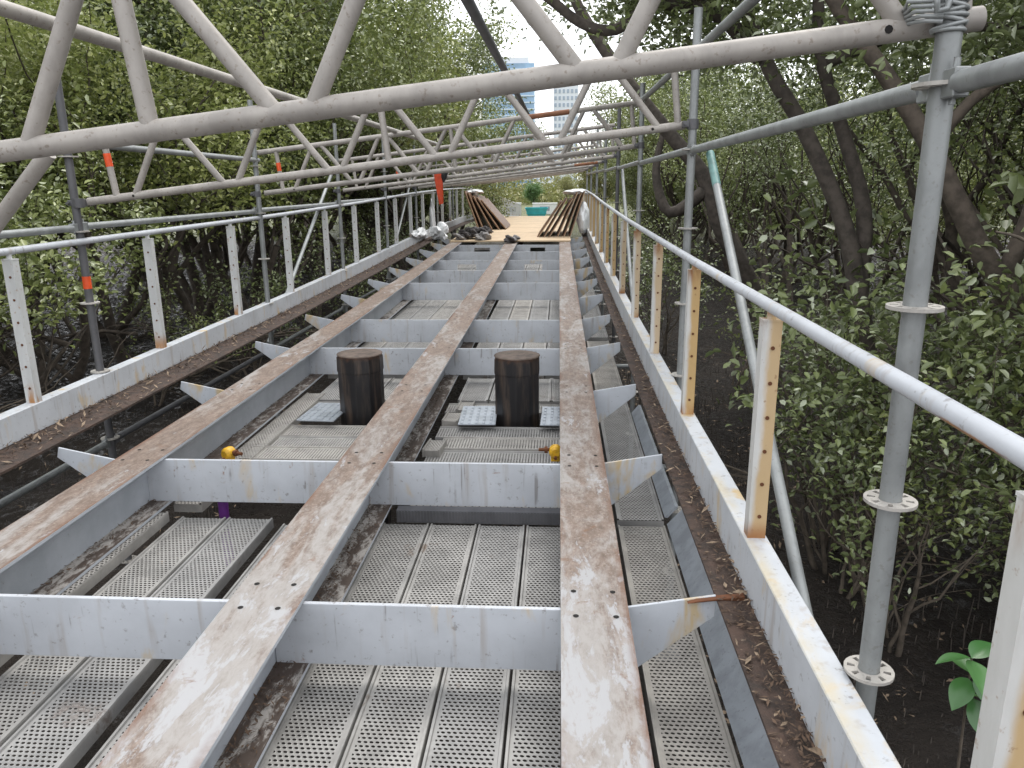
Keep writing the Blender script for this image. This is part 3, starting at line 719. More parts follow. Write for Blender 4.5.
# crumpled cloth helper
def crumple(name, mat, loc, size, seed, label, cat, parent=None, rough=.35, sub=3):
    bm = bmesh.new(); bmesh.ops.create_icosphere(bm, subdivisions=sub, radius=1); rg = np.random.default_rng(seed)
    ph = rg.uniform(0, 6.3, (6, 3)); fr = rg.uniform(1.5, 5, (6, 3))
    for v in bm.verts:
        p = np.array(v.co); d = sum(math.sin(float(fr[i] @ p) + ph[i, 0]) for i in range(6)) / 6 + rg.normal(0, .12)
        q = p * (1 + rough * d); v.co = (q[0] * size[0], q[1] * size[1], max(q[2], -.75) * size[2])
    me = bpy.data.meshes.new(name); bm.to_mesh(me); bm.free(); me.materials.append(M[mat])
    o = bpy.data.objects.new(name, me); COL.objects.link(o); o.location = loc
    if parent: o.parent = parent
    else: tag(o, label, cat)
    return o
crumple('plastic_sack', 'wrap', (.72, 22.6, -.98), (.17, .5, .5), 5, 'white plastic sack behind the right plywood sheets', 'sack', rough=.25)
crumple('plastic_wrap', 'wrap', (.48, 22.9, -.21), (.34, .4, .09), 12, 'crumpled white plastic over the tops of the right sheets', 'plastic')
crumple('plastic_wrap', 'wrap', (-2.82, 26.2, -.20), (.28, .6, .08), 15, 'crumpled white plastic over the tops of the left sheets', 'plastic')
crumple('plastic_wrap', 'wrap', (-3.72, 20.5, -1.22), (.12, .9, .13), 6, 'white plastic bunched over the left kerb near the ply deck', 'plastic', rough=.8)
crumple('plastic_wrap', 'wrap', (-3.3, 21.2, -1.25), (.24, .3, .24), 8, 'white plastic sheet hanging between left kerb and beam', 'plastic', rough=.8)
crumple('wrapped_post', 'wrap', (-3.70, 22.6, -.9), (.08, .1, .5), 9, 'left railing post wrapped in white plastic', 'post wrap')
m = MB(); m.extr([(-3.83, -1.60), (-3.71, -1.60), (-3.71, -1.485), (-3.83, -1.485)], [14.2 + .25 * i for i in range(30)])
rag = thing('rag_heap', 'heap of dark grey rags and straps at the start of the ply deck', 'rag heap', (-2.5, 21.6, -1.46))
for k in range(9):
    crumple('rag' if k % 3 else 'pale_rag', 'debris' if k % 3 else 'debrispale', (rnd.uniform(-.35, .5), rnd.uniform(-.4, .5), .10 + .06 * (k % 3) - .05 * abs(k - 4) * .2), (.19, .22, .11), 30 + k, '', '', rag, .95, 3)
crumple('rag', 'debris', (-1.32, 20.7, -1.40), (.14, .2, .10), 44, 'small dark rag on the far end of the middle beam', 'rag', rough=.5)
crumple('pale_rag', 'debrispale', (-1.18, 20.85, -1.39), (.12, .16, .08), 45, 'small pale rag on the far end of the middle beam', 'rag', rough=.5)
# orange and black strap of cloth over a truss
oc = thing('hanging_cloth', 'orange and black cloth hanging from the fourth truss', 'cloth', (-2.04, 13.2, .12)); oc.scale = (.8, .8, .72)
m = MB(); P = []
for i in range(9):
    s = i / 8; wd = .085 * (1 - .75 * max(0, s - .3)) ; zc = .20 - s * .78
    P.append([(x * wd + .06 * s, -.05 + .02 * math.sin(5 * x + 4 * s), zc + .01 * x) for x in (-1, -.5, 0, .5, 1)])
vs = [p for r in P for p in r]; vs2 = [(x, y + .03, z) for x, y, z in vs]
fs = [(i * 5 + k, i * 5 + k + 1, (i + 1) * 5 + k + 1, (i + 1) * 5 + k) for i in range(8) for k in range(4)]
m.add(vs, fs, True); m.add(vs2, fs, True); m.build('orange_strip', M['orange'], oc)
m = MB(); m.tube([(.14, -.02, .24), (.15, -.05, .14), (.13, -.04, .02), (.12, -.03, -.08)], [.05, .075, .06, .02], 8); m.build('black_fold', M['black'], oc)

# ------------------------------------------------------------------ litter on the kerb flanges, beams and planks (uncountable)
def litter(name, n, area, zf, mat, smin, smax, seed, flatn=.25):
    rg = np.random.default_rng(seed); V_, F_ = [], []
    for i in range(n):
        x, y = area(rg); z = zf(x, y); L = rg.uniform(smin, smax); wd = L * rg.uniform(.08, .4); a = rg.uniform(0, 6.3); e = rg.normal(0, flatn)
        d = np.array([math.cos(a), math.sin(a), math.sin(e)]); q = np.array([-math.sin(a), math.cos(a), rg.normal(0, .3)]); c = np.array([x, y, z + abs(e) * L * .5 + .004])
        o = len(V_); V_ += [tuple(c - d * L / 2), tuple(c + q * wd / 2 + np.array([0, 0, .15 * wd])), tuple(c + d * L / 2), tuple(c - q * wd / 2)]; F_.append((o, o + 1, o + 2, o + 3))
    me = bpy.data.meshes.new(name); me.from_pydata(V_, [], F_); me.materials.append(M[mat]); o = bpy.data.objects.new(name, me); COL.objects.link(o); o['kind'] = 'stuff'
    return o
yb = lambda rg: 1.0 + 21 * rg.uniform(0, 1) ** 1.6
def a_left(rg):
    y = yb(rg); return -3.716 + abs(rg.normal(0, .11)) if rg.uniform() < .75 else rg.uniform(-3.71, -3.43), y
def a_right(rg):
    y = yb(rg); return .812 - min(abs(rg.normal(0, .06)), .12), y
zl = lambda x, y: -1.702 + hz(y) + max(0, .012 - .1 * (x + 3.72)); zr = lambda x, y: -1.722 + hz(y) + max(0, .02 - .2 * (.812 - x))
o = litter('leaf_litter', 5200, lambda r: (min(a_left(r)[0], -3.43), yb(r)), zl, 'litter', .012, .045, 1, .35); tag(o, 'brown leaf litter lying along the left kerb flange', 'leaf litter')
o = litter('dry_twigs', 1300, lambda r: (min(a_left(r)[0], -3.43), yb(r)), zl, 'straw', .02, .07, 2, .5); tag(o, 'dry straw and twigs along the left kerb flange', 'twigs')
o = litter('leaf_litter', 3600, a_right, zr, 'litter', .012, .042, 3, .3); tag(o, 'brown leaf litter lying along the right kerb flange', 'leaf litter')
o = litter('dry_twigs', 420, a_right, zr, 'straw', .02, .07, 4, .3); tag(o, 'dry straw and twigs along the right kerb flange', 'twigs')
def a_flange(rg):
    y = .6 + 9 * rg.uniform() ** 1.3; return (-1.255 + abs(rg.normal(0, .06)) if rg.uniform() < .6 else -2.78 + abs(rg.normal(0, .05))), y
o = litter('soil_crumbs', 4200, a_flange, lambda x, y: -2.083 + hz(y), 'litter', .01, .035, 5, .3); tag(o, 'dark soil crumbs on the lower beam flanges', 'soil')

# ------------------------------------------------------------------ far end: skip, boards, towers
sk = thing('skip_bin', 'teal waste skip standing beyond the far end of the bridge', 'skip', (-2.1, 74, -3.04)); sk.scale = (.9, .9, .9)
def taper_box(m, w0, w1, d0, d1, z0, z1):
    vs = [(-w0, -d0, z0), (w0, -d0, z0), (w0, d0, z0), (-w0, d0, z0), (-w1, -d1, z1), (w1, -d1, z1), (w1, d1, z1), (-w1, d1, z1)]
    m.add(vs, [(0, 3, 2, 1), (0, 1, 5, 4), (1, 2, 6, 5), (2, 3, 7, 6), (3, 0, 4, 7)])
m = MB(); taper_box(m, .85, 1.15, .7, .9, .08, 1.02); taper_box(m, .80, 1.10, .65, .85, .12, 1.02); m.build('hopper', M['teal'], sk)
m = MB(); m.box(-1.2, 1.2, -.95, -.88, .98, 1.1); m.box(-1.2, 1.2, .88, .95, .98, 1.1); m.box(-1.2, -1.13, -.88, .88, .98, 1.1); m.box(1.13, 1.2, -.88, .88, .98, 1.1); m.box(-1.05, 1.05, -.86, -.80, .45, .55); m.build('rim', M['teal'], sk, .01)
m = MB(); m.box(-.8, .8, -.76, .7, -.02, .1); m.build('base_skid', M['tealdark'], sk)
def hut(loc, w, d, h, mat, label, nm, cat):
    t = thing(nm, label, cat, loc); m = MB(); m.box(-w / 2, w / 2, -d / 2, d / 2, 0, h); m.build('body', M[mat], t, .03)
    m = MB(); m.box(-w / 2 - .05, w / 2 + .05, -d / 2 - .05, d / 2 + .05, h, h + .08); m.build('lid', M['wrap'], t)
    m = MB(); m.box(-w * .2, w * .2, -d / 2 - .02, -d / 2, h * .35, h * .75); m.build('front_panel', M['towerwin'], t)
hut((-4.6, 79, -3.04), 1.5, 1.2, 1.25, 'wrap', 'small white site box left of the teal skip', 'site_box', 'site box')
hut((-1.5, 84, -3.04), 2.6, 1.4, 1.1, 'wrap', 'long pale site box behind the teal skip', 'site_box', 'site box')
st = thing('timber_stack', 'stack of brown boards right of the teal skip', 'timber stack', (.9, 73, -3.04))
for k in range(5):
    m = MB(); m.box(-.75 + .03 * k, .8, -.6, .6, .17 * k, .17 * k + .14); m.build('board', M['plypale'], st)
# towers
def tower(x, y, w, d, h, body, label, rows, cols, band=None):
    t = thing('apartment_tower', label, 'tower', (x, y, -3.05))
    m = MB(); m.box(-w / 2, w / 2, -d / 2, d / 2, 0, h); m.build('facade', M[body], t)
    m = MB(); m.box(-w / 2 + 2, w / 2 - 3, -d / 2 + 2, d / 2 - 2, h, h + 3); m.build('roof_plant', M['tower'], t)
    if band:
        m = MB(); m.box(-w / 2 - .5, w / 2 + .5, -d / 2 - .6, -d / 2 + .02, 0, .55); b0 = m.build('floor_band', M['bandgrey'], t)
        for r in range(rows):
            o = b0 if r == 0 else b0.copy()
            if r: COL.objects.link(o); o.parent = t
            o.location = (0, 0, h - 3 - r * 3.1)
    else:
        m = MB(); cw = w / cols; m.box(-cw * .26, cw * .26, -.25, .05, -.9, .9); m_ = m.build('window', M['towerwin'], t); f = True
        for r in range(rows):
            for c in range(cols):
                o = m_ if f else m_.copy()
                if not f: COL.objects.link(o); o.parent = t
                f = False; o.location = (-w / 2 + (c + .5) * cw, -d / 2, h - 3 - r * 3.3)
tower(-25.5, 410, 26, 20, 61, 'towerblue', 'blue glazed tower with pale floor bands behind the trees', 18, 0, True)
tower(3.2, 420, 12.5, 18, 52, 'tower', 'pale white tower with a grid of small windows', 15, 6)
tower(-13, 700, 15, 20, 34, 'tower', 'distant pale tower seen above the far trees', 8, 5)

# ------------------------------------------------------------------ vegetation
def leaf_cloud(name, centers, radii, n_each, size, mat, seed, parent=None, droop=.2, flatz=.8):
    rg = np.random.default_rng(seed); C = np.repeat(np.asarray(centers, float), n_each, 0); Rr = np.repeat(np.asarray(radii, float), n_each)
    N = len(C); P = C + rg.normal(0, .5, (N, 3)) * Rr[:, None] * np.array([1, 1, flatz])
    az = rg.uniform(0, 2 * np.pi, N); el = rg.normal(-droop, .55, N)
    d = np.stack([np.cos(az) * np.cos(el), np.sin(az) * np.cos(el), np.sin(el)], -1)
    nrm = np.array([0, 0, 1.0]) + rg.normal(0, .55, (N, 3)); s = np.cross(d, nrm); s /= np.linalg.norm(s, axis=1)[:, None] + 1e-9; nn = np.cross(s, d)
    L = size * rg.uniform(.65, 1.25, N)[:, None]; W = L * rg.uniform(.20, .29, N)[:, None]; f = .12 * L
    v = np.stack([P, P + d * L * .30 + s * W + nn * f, P + d * L * .68 + s * W * .85 + nn * f, P + d * L - nn * f * .6, P + d * L * .68 - s * W * .85 + nn * f, P + d * L * .30 - s * W + nn * f], 1).reshape(-1, 3)
    idx = np.arange(N)[:, None] * 6; q = np.concatenate([idx + np.array([[0, 1, 2, 3]]), idx + np.array([[0, 3, 4, 5]])], 1).reshape(-1)
    me = bpy.data.meshes.new(name); me.vertices.add(N * 6); me.vertices.foreach_set('co', v.reshape(-1))
    me.loops.add(N * 8); me.loops.foreach_set('vertex_index', q); me.polygons.add(N * 2); me.polygons.foreach_set('loop_start', np.arange(N * 2) * 4)
    me.materials.append(mat); me.update(calc_edges=True); me.validate()
    o = bpy.data.objects.new(name, me); COL.objects.link(o)
    if parent: o.parent = parent
    return o
def skeleton(seed, H, nst, trunk_frac, spread, levels=3, r0=.09, kids=3, wob=.28):
    rg = np.random.default_rng(seed); tubes = []; tips = []
    def br(p, d, L, r, lev):
        n = 5; pts = [p.copy()]; rad = [r]
        for i in range(n):
            d = d + rg.normal(0, wob, 3) * .5 + np.array([0, 0, .10]); d /= np.linalg.norm(d); p = p + d * L / n; pts.append(p.copy()); rad.append(r * (1 - .45 * (i + 1) / n))
        tubes.append((pts, rad, 7 if lev >= levels - 1 else 4))
        if lev == 0: tips.extend([pts[2], pts[4], pts[5]]); return
        if lev == 1: tips.append(pts[4])
        for k in range(kids if lev < levels else kids + 1):
            t = rg.uniform(.35, 1.0) if k else 1.0; i = min(int(t * n), n); q = pts[i]
            az = rg.uniform(0, 6.28); side = np.array([math.cos(az), math.sin(az), rg.uniform(-.15, .5)]); dd = d * .75 + side * spread; dd /= np.linalg.norm(dd)
            br(q.copy(), dd, L * rg.uniform(.6, .85), rad[i] * .62, lev - 1)
    for s in range(nst):
        az = rg.uniform(0, 6.28); d = np.array([math.cos(az) * .45, math.sin(az) * .45, 1.0]) if nst > 1 else np.array([rg.normal(0, .18), rg.normal(0, .18), 1.0]); d /= np.linalg.norm(d)
        br(np.array([math.cos(az) * .12, math.sin(az) * .12, -.1]), d, H * trunk_frac, r0 * rg.uniform(.8, 1.2), levels)
    return tubes, tips
def make_tree(name, seed, H, nst, tf, spread, levels, kids, n_leaf, leaf, rad, mat, r0=.09, bark='bark', keep=1.0, zmin=-9):
    t = bpy.data.objects.new(name, None); COL.objects.link(t)
    tubes, tips = skeleton(seed, H, nst, tf, spread, levels, r0, kids)
    m = MB()
    for pts, rd, n in tubes: m.tube([tuple(p) for p in pts], list(rd), n, False)
    m.build('trunk', M[bark], t)
    rg = np.random.default_rng(seed + 99); tips = [p for p in tips if rg.uniform() < keep and p[2] > zmin]
    leaf_cloud('crown', tips, [rad * rg.uniform(.7, 1.3) for _ in tips], n_leaf, leaf, M[mat], seed + 5, t)
    return t
def place(proto, used, x, y, s, rz, label, cat, group, z=-4.0, sz=None):
    t = proto if id(proto) not in used and not used.get(proto.name) else copy_tree(proto)
    used[proto.name] = True
    t.location = (x, y, z); t.scale = (s, s, (sz or s)); t.rotation_euler = (0, 0, rz); tag(t, label, cat, group); return t
used = {}
tall = [make_tree('mangrove_tree', 11 + k, 11.5, 2, .36, .78, 3, 3, 95, .12, .66, ('leaf', 'leafdark', 'leaflit')[k], .13) for k in range(3)]
mid = [make_tree('mangrove_tree', 23 + k, 8.2, 2, .34, .8, 3, 3, 58, .105, .50, 'leaf', .10) for k in range(2)]
high = [make_tree('mangrove_tree', 41 + k, 9.0, 2, .36, .8, 3, 3, 52, .118, .46, 'leaf', .10, zmin=3.1) for k in range(2)]
open_ = [make_tree('mangrove_tree', 61 + k, 9.5, 2, .38, .7, 3, 3, 34, .095, .46, ('leafdark', 'leaf')[k], .13, keep=.75, zmin=1.6) for k in range(2)]
lit_trees = [make_tree('mangrove_tree', 66 + k, 10.5, 2, .36, .8, 3, 3, 62, .12, .7, 'leaflit', .13) for k in range(2)]
bushy = [make_tree('mangrove_tree', 31 + k, 5.2, 3, .34, .85, 3, 3, 44, .10, .55, 'leafdark' if k == 1 else 'leaf', .07) for k in range(2)]
rr = random.Random(21)
spots_l = []
y = 4.0
while y < 46:
    spots_l.append((-7.4 - rr.uniform(0, 1.6), y, 'front')); y += 2.1 + rr.uniform(0, .8)
y = 2.0
while y < 75:
    spots_l.append((-11.2 - rr.uniform(0, 2.2), y, 'mid')); y += 2.6 + rr.uniform(0, 1)
y = 6.0
while y < 80:
    spots_l.append((-16 - rr.uniform(0, 5), y, 'back')); y += 3.4 + rr.uniform(0, 1.5)
spots_l += [(-6.4, 33, 'front'), (-6.0, 38.5, 'front'), (-6.6, 44, 'front')]
for x, y, row in spots_l:
    p = rr.choice(high) if row == 'front' and y < 13 else rr.choice(tall + mid) if row == 'front' else rr.choice(tall)
    place(p, used, x, y, rr.uniform(.85, 1.1) * (np.interp(y, [8, 14, 24], [.80, 1.0, 1.3]) if row == 'front' else np.interp(y, [6, 18, 30], [.78, 1.05, 1.3]) if row == 'mid' else 1.2), rr.uniform(0, 6.28), {'front': 'green leafy mangrove in the first row left of the bridge', 'mid': 'green mangrove in the dense belt left of the bridge', 'back': 'tall mangrove at the back left of the bridge'}[row], 'tree', 'mangroves %s row left' % row)
spots_r = []
y = 7.0
while y < 66:
    spots_r.append((5.6 + rr.uniform(0, 1.6), y, 'front')); y += 2.9 + rr.uniform(0, 1)
y = 2.0
while y < 75:
    spots_r.append((9.2 + rr.uniform(0, 2.4), y, 'mid')); y += 2.7 + rr.uniform(0, 1)
y = 4.0
while y < 80:
    spots_r.append((14.5 + rr.uniform(0, 5), y, 'back')); y += 3.6 + rr.uniform(0, 1.5)
spots_r += [(7.6, 6.0, 'fill'), (8.4, 9.5, 'fill'), (7.8, 13, 'fill'), (11, 6, 'fill'), (12, 11, 'fill')]
for x, y, row in spots_r:
    p = rr.choice(tall) if row == 'fill' else rr.choice(open_) if row == 'front' and y < 26 else rr.choice(tall + mid) if row == 'front' else rr.choice(open_ + lit_trees) if row == 'mid' and y < 30 else rr.choice(lit_trees + [tall[2]])
    place(p, used, x, y, rr.uniform(.85, 1.1) * (1.0 if row == 'front' else .88 if row == 'mid' else 1.05), rr.uniform(0, 6.28), {'front': 'green leafy mangrove in the first row right of the bridge', 'mid': 'green mangrove in the dense belt right of the bridge', 'back': 'tall mangrove at the back right of the bridge', 'fill': 'tall dense mangrove rising behind the first right row'}[row], 'tree', 'mangroves %s row right' % row)
# olive trees and the green tree closing the view
oli = [make_tree('olive_tree', 51 + k, 7.0, 1, .36, .8, 3, 3, 60, .17, .75, 'leafolive', .14) for k in range(2)]
for k, (x, y, s) in enumerate(((-8.6, 54, 1.15), (-11.5, 62, 1.4), (-15.5, 84, 1.5), (-9.5, 92, 1.1), (3.8, 68, .95), (6.5, 76, 1.15), (9.5, 88, 1.5), (4.2, 100, .95), (1.5, 115, .8), (-20, 105, 1.6), (16, 108, 1.6))):
    place(oli[k % 2], used, x, y, s, k * 1.3, 'yellowish olive tree around the far end of the bridge', 'tree', 'olive trees at the far end', -3.1)
gt = make_tree('round_tree', 71, 4.6, 1, .34, .8, 3, 3, 60, .15, .6, 'leafbright', .1)
place(gt, used, -3.1, 96, 1.0, .4, 'small bright green tree right behind the teal skip', 'tree', None, -3.1)
# far belt that reads as one mass
rg = np.random.default_rng(8); cs = []
for k in range(420):
    x = rg.uniform(-75, 75); y = rg.uniform(125, 150)
    if -9 < x < 4 and rg.uniform() < .75: h = rg.uniform(-3, -1)
    else: h = rg.uniform(-3, 5.5)
    cs.append((x, y, h))
fb = leaf_cloud('far_woodland', cs, [3.2] * len(cs), 70, .75, M['leafolive'], 81); fb['kind'] = 'stuff'; tag(fb, 'far green woodland closing the horizon behind the bridge', 'woodland')

# the big crooked tree on the right with a bough reaching over the bridge
bt = thing('crooked_tree', 'big dark crooked tree right of the bridge with a bough reaching over it', 'tree', (0, 0, 0))
def ctube(m, pts, rads, n=10):
    P = [Vector(p) for p in pts]; out = []; rr_2 = []
    for i in range(len(P) - 1):
        p0, p1, p2, p3 = P[max(i - 1, 0)], P[i], P[i + 1], P[min(i + 2, len(P) - 1)]
        for s in range(4):
            t = s / 4; out.append(.5 * ((2 * p1) + (p2 - p0) * t + (2 * p0 - 5 * p1 + 4 * p2 - p3) * t * t + (3 * p1 - p0 - 3 * p2 + p3) * t ** 3)); rr_2.append(rads[i] * (1 - t) + rads[i + 1] * t)
    out.append(P[-1]); rr_2.append(rads[-1]); m.tube([tuple(v) for v in out], rr_2, n, False)
m = MB()
ctube(m, [(3.9, 8.7, -4.2), (3.6, 8.6, -2.6), (3.30, 8.5, -1.3), (3.05, 8.5, -.44), (2.55, 8.45, .50), (2.12, 8.4, 1.12), (1.75, 8.4, 1.9), (1.3, 8.3, 2.9)], [.19, .14, .105, .09, .08, .072, .065, .05])
ctube(m, [(3.3, 8.55, -1.2), (3.28, 8.6, -.3), (2.98, 8.7, .6), (2.72, 8.8, 1.4), (2.75, 9.0, 2.4), (3.1, 9.2, 3.6)], [.10, .08, .07, .062, .055, .04])
ctube(m, [(2.02, 8.4, 1.22), (1.55, 8.3, 1.62), (.95, 8.2, 1.70), (.55, 8.2, 1.48), (.2, 8.2, 1.55), (-.25, 8.2, 1.86), (-.9, 8.3, 2.1)], [.08, .075, .065, .055, .05, .045, .03])
ctube(m, [(.95, 8.2, 1.70), (1.0, 8.2, 1.95), (.8, 8.2, 2.5)], [.09, .08, .06], 8)
m.build('trunk', M['barkdark'], bt)
m = MB()
ctube(m, [(1.4, 8.3, 2.0), (2.2, 9.4, 2.3), (3.4, 9.5, 2.2), (4.8, 9.2, 2.3)], [.08, .06, .045, .02], 7)
ctube(m, [(2.75, 8.8, 1.2), (3.6, 8.6, 1.5), (4.6, 8.5, 1.5), (5.3, 8.2, 1.7)], [.07, .06, .04, .02], 7)
m.build('limbs', M['barkdark'], bt)
rg = np.random.default_rng(5); tips = []
for k in range(250):
    x = rg.uniform(.6, 7.0); tips.append((x, rg.uniform(7.4, 10.5), rg.uniform(1.25, 4.0) if x > 1.9 else rg.uniform(1.75, 3.6)))
for k in range(34): tips.append((rg.uniform(-.3, 1.2), rg.uniform(7.6, 9.0), rg.uniform(1.75, 2.6)))
for k in range(60): tips.append((rg.uniform(.75, 2.0), rg.uniform(7.6, 9.2), rg.uniform(1.25, 2.9)))
leaf_cloud('crown', tips, [.42] * len(tips), 52, .095, M['leafdark'], 91, bt)
# second far dark trunk leaning in the right background (behind the poles)
bt2 = thing('leaning_tree', 'dark trunk leaning behind the second right pole', 'tree', (0, 0, 0))
m = MB(); ctube(m, [(4.2, 14.5, -4.1), (3.6, 14.2, -2.0), (2.9, 14, -.8), (2.55, 14, .1), (1.9, 14, .85), (1.0, 14, 1.9), (.3, 14, 2.9), (-.2, 14, 4.0)], [.2, .17, .15, .14, .12, .11, .09, .06])
ctube(m, [(2.6, 14, -.1), (2.0, 14.2, -.5), (1.75, 14.4, .2), (1.9, 14.6, 1.0)], [.12, .10, .08, .05], 8); m.build('trunk', M['barkdark'], bt2)
tips = [(rg.uniform(-.6, 1.0) , rg.uniform(13, 15.5), rg.uniform(2.7, 4.8)) for k in range(40)] + [(rg.uniform(1.4, 5.5), rg.uniform(13, 16), rg.uniform(.8, 4.6)) for k in range(110)]
leaf_cloud('crown', tips, [.6] * len(tips), 44, .10, M['leafdark'], 92, bt2)

bt3 = thing('leaning_limbs', 'pale brown leaning limbs arching up left beside the nearest right pole', 'tree', (0, 0, 0))
m = MB(); ctube(m, [(5.3, 7.7, -4.1), (4.95, 7.6, -2.6), (4.5, 7.5, -1.4), (3.95, 7.5, -.6), (3.4, 7.5, .3), (2.95, 7.5, .9), (2.35, 7.6, 1.7), (1.9, 7.7, 2.6)], [.15, .13, .115, .10, .085, .075, .06, .04])
ctube(m, [(4.2, 7.5, -.95), (4.35, 7.4, -.1), (4.2, 7.3, .7), (4.5, 7.3, 1.6), (4.4, 7.4, 2.6)], [.09, .08, .065, .055, .04]); ctube(m, [(3.4, 7.5, .3), (3.7, 7.2, .8), (4.5, 6.9, 1.15), (5.2, 6.8, 1.2)], [.06, .05, .035, .02], 7)
m.build('trunk', M['limb'], bt3)
tips = [(rg.uniform(2.2, 5.6), rg.uniform(6.9, 8.4), rg.uniform(.9, 2.8)) for k in range(60)]
leaf_cloud('crown', tips, [.36] * len(tips), 26, .10, M['leafdark'], 93, bt3)
# near shrubs on the right: bigger leaves, pale bare twigs
def near_shrub(name, seed, H, nst, n_leaf, leaf, rad, mat, keep):
    return make_tree(name, seed, H, nst, .38, .8, 3, 2, n_leaf, leaf, rad, mat, .028, 'twig', keep)
ns = [near_shrub('mangrove_shrub', 101 + k, 3.3, 4, 8, .085, .22, 'leafdark' if k else 'leaf', .8) for k in range(3)]
sh = [(3.7, 6.0, 1.1), (3.0, 6.1, .85), (4.1, 5.0, .95), (2.7, 6.9, .8), (3.2, 7.0, 1.0), (4.7, 5.4, 1.25), (4.6, 6.9, 1.35), (3.2, 8.3, 1.0), (5.2, 7.9, 1.3), (5.6, 5.9, 1.4), (3.5, 7.7, 1.3), (2.95, 7.5, 1.15), (5.6, 6.9, 1.4), (4.4, 9.6, 1.1), (4.2, 12.5, 1.0), (3.4, 15, .9), (2.6, 18, 1), (2.6, 22, 1.1), (2.5, 27, 1.1)]
for k, (x, y, s) in enumerate(sh):
    place(ns[k % 3], used, x, y, s, k * 2.1, 'leafy mangrove shrub with thin pale twigs close right of the bridge', 'shrub', 'mangrove shrubs right of the bridge', -4.0)
sh = [(-7.6, 13.2, .9), (-6.3, 15.2, 1.0), (-5.7, 18, 1), (-5.8, 21, 1.05), (-5.6, 25, 1.1), (-5.8, 30, 1.1), (-7.5, 4.4, .9)]
for k, (x, y, s) in enumerate(sh):
    place(ns[k % 3], used, x, y, s, k * 1.7 + 1, 'leafy mangrove shrub on the mud close left of the bridge', 'shrub', 'mangrove shrubs left of the bridge', -4.0)
nb = make_tree('leafy_sapling', 131, 5.2, 1, .40, .7, 3, 2, 10, .15, .30, 'leafdark', .05, 'bark', 1.0, 1.6)
place(nb, used, 4.15, 5.3, 1.0, .6, 'tall sapling with large glossy leaves close behind the nearest right pole', 'sapling', None)
place(nb, used, 4.9, 6.4, 1.1, 3.0, 'taller leafy sapling at the upper right edge of the picture', 'sapling', None)
# single sprig low on the right
sg = thing('seedling', 'bright green mangrove seedling low by the near right post', 'seedling', (1.80, 3.0, -2.0))
m = MB(); m.tube([(0.05, .1, -2.0), (0.02, 0, -.6), (0, 0, 0)], [.009, .007, .004], 6, False); m.build('stem', M['twig'], sg)
def round_leaves(name, specs, parent, mat):
    me_v, me_f = [], []
    for (p, az, el, L, wd, roll) in specs:
        d = Vector((math.cos(az) * math.cos(el), math.sin(az) * math.cos(el), math.sin(el))); sdir = d.cross(Vector((0, 0, 1))).normalized()
        sdir = Matrix.Rotation(roll, 3, d) @ sdir; n = sdir.cross(d); o = len(me_v); K = 9
        for i in range(K + 1):
            t = i / K; w_ = wd * (math.sin(math.pi * min(1, t * 1.02) ** .85) ** .8 if 0 < t < 1 else .02); bend = -.22 * L * t * t
            c = Vector(p) + d * L * t + n * bend
            for q in (-1, -.5, 0, .5, 1): me_v.append(tuple(c + sdir * w_ * q + n * (.28 * w_ * abs(q))))
        for i in range(K):
            for j in range(4): k = o + i * 5 + j; me_f.append((k, k + 1, k + 6, k + 5))
    me = bpy.data.meshes.new(name); me.from_pydata(me_v, [], me_f); me.polygons.foreach_set('use_smooth', [True] * len(me_f)); me.materials.append(mat)
    o = bpy.data.objects.new(name, me); COL.objects.link(o); o.parent = parent; return o
M['leafseed'] = leaf_mat('seedling_leaf', (.035, .11, .03), (.06, .17, .045), (.09, .2, .07), .2)
round_leaves('leaves', [((0, 0, 0), 3.3, .15, .17, .045, .3), ((.0, 0, -.01), 4.6, -.1, .18, .055, -.3), ((0, 0, 0), .6, .3, .16, .045, .2), ((.02, 0, -.09), 5.3, -.4, .19, .058, .5), ((0, 0, -.1), 3.9, -.5, .16, .048, -.2), ((.02, 0, -.08), 1.8, .2, .16, .045, 0), ((.03, 0, -.2), 4.9, -.7, .18, .052, .4), ((.03, .02, -.2), .2, -.3, .17, .05, -.4)], sg, M['leafseed'])
# fallen branches and dead twigs on both banks
def dead_branch(seed, loc, L, label, group, r=.035, mat='twig', nb=6):
    rg = np.random.default_rng(seed); m = MB(); az = rg.uniform(0, 6.28)
    def go(p, d, L, r, lev):
        pts = [p]
        for i in range(6):
            d = d + rg.normal(0, .22, 3); d[2] = d[2] * .7 + .02; d /= np.linalg.norm(d); p = p + d * L / 6; pts.append(p)
        m.tube([tuple(q) for q in pts], [r * (1 - .12 * i) for i in range(7)], 5, False)
        if lev:
            for k in range(nb):
                q = pts[rg.integers(1, 7)]; dd = d + rg.normal(0, .8, 3) + np.array([0, 0, .3]); go(q, dd / np.linalg.norm(dd), L * rg.uniform(.3, .6), r * .45, lev - 1)
    go(np.zeros(3), np.array([math.cos(az), math.sin(az), .25]), L, r, 2)
    o = m.build('dead_branch', M[mat]); o.location = loc; return tag(o, label, 'branch', group)
for k in range(22):
    dead_branch(200 + k, (-6.9 - rr.uniform(0, 2.6), 4.5 + k * .62 + rr.uniform(-.3, .3), -3.7 + rr.uniform(-.1, 1.6)), rr.uniform(1.4, 3.0), 'bare dead branch tangled above the mud left of the bridge', 'dead branches left', .03 + .012 * (k % 3), 'bark' if k % 2 else 'twig', 5)
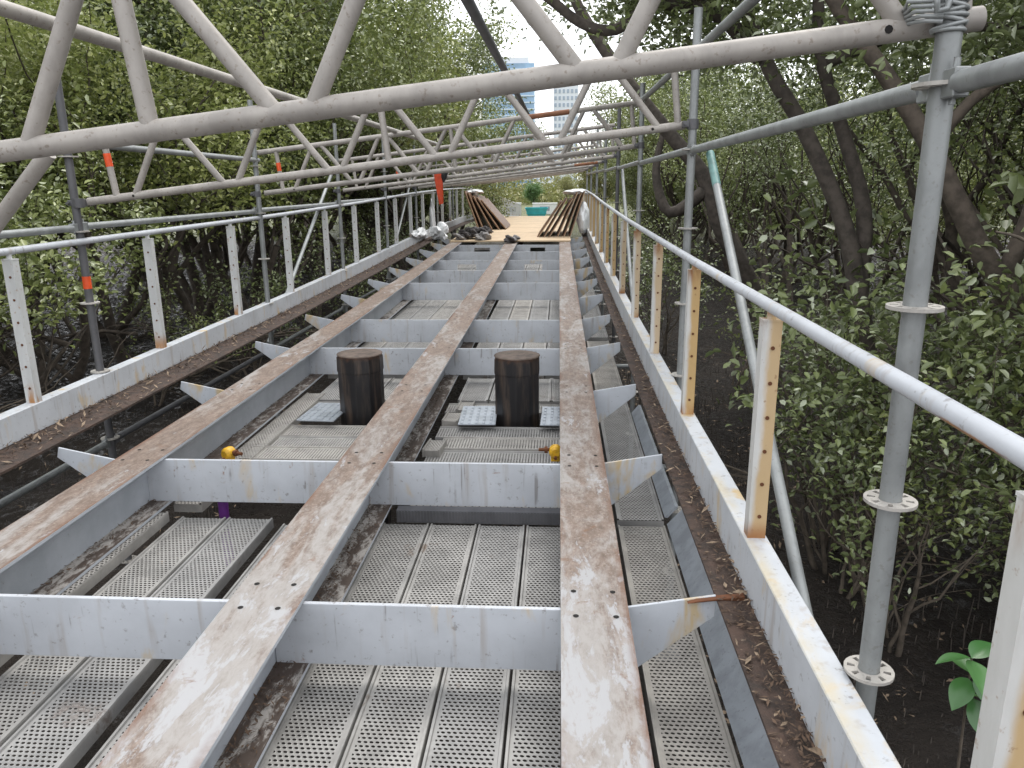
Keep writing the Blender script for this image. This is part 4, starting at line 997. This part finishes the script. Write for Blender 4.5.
for k in range(26):
    dead_branch(300 + k, (3.0 + rr.uniform(0, 2.6), 4.4 + k * .36 + rr.uniform(-.3, .3), -3.6 + rr.uniform(-.1, 1.5)), rr.uniform(1.0, 2.2), 'bare pale dead branch tangled above the mud right of the bridge', 'dead branches right', .018 + .008 * (k % 3), 'twig', 5)
# pale forked sapling at the right edge
sp_ = thing('forked_sapling', 'pale forked bare sapling at the right edge of the picture', 'sapling', (0, 0, 0))
m = MB(); ctube(m, [(3.35, 4.9, -4.1), (3.3, 4.9, -2.2), (3.12, 4.8, -1.55), (3.05, 4.8, -1.15), (3.25, 4.8, -.75), (3.5, 4.9, -.3), (3.7, 5.0, .5)], [.05, .045, .04, .04, .035, .03, .015], 8)
ctube(m, [(3.2, 4.82, -.85), (3.05, 4.75, -.6), (2.75, 4.7, -.35), (2.5, 4.6, -.28)], [.022, .016, .011, .006], 6); ctube(m, [(3.06, 4.8, -1.2), (3.35, 4.8, -1.3), (3.55, 4.9, -.9)], [.03, .025, .012], 6)
m.build('trunk', M['twig'], sp_)
# breathing roots sticking up from the mud
rg = np.random.default_rng(17); m = MB()
for k in range(4200):
    left = rg.uniform() < .5; x = (-4.2 - rg.exponential(2.2)) if left else (1.3 + rg.exponential(1.7)); y = 2.5 + 14 * rg.uniform() ** 1.2; h = rg.uniform(.05, .16)
    m.tube([(x, y, -4.08), (x + rg.normal(0, .012), y + rg.normal(0, .012), -4.0 + h)], [.009, .004], 4, False)
o = m.build('breathing_roots', M['barkdark']); o['kind'] = 'stuff'; tag(o, 'dark breathing roots sticking up from the mud', 'roots')
def a_mud(rg):
    left = rg.uniform() < .5; return ((-4.0 - rg.exponential(3)) if left else (1.3 + rg.exponential(2.2))), 2 + 16 * rg.uniform() ** 1.3
o = litter('fallen_leaves', 4200, a_mud, lambda x, y: -3.96, 'straw', .04, .11, 19, .3); tag(o, 'brown fallen leaves scattered over the mud', 'fallen leaves')
for p in tall + mid + high + open_ + lit_trees + bushy + ns + oli:
    if not used.get(p.name):
        for ch in list(p.children): bpy.data.objects.remove(ch)
        bpy.data.objects.remove(p)
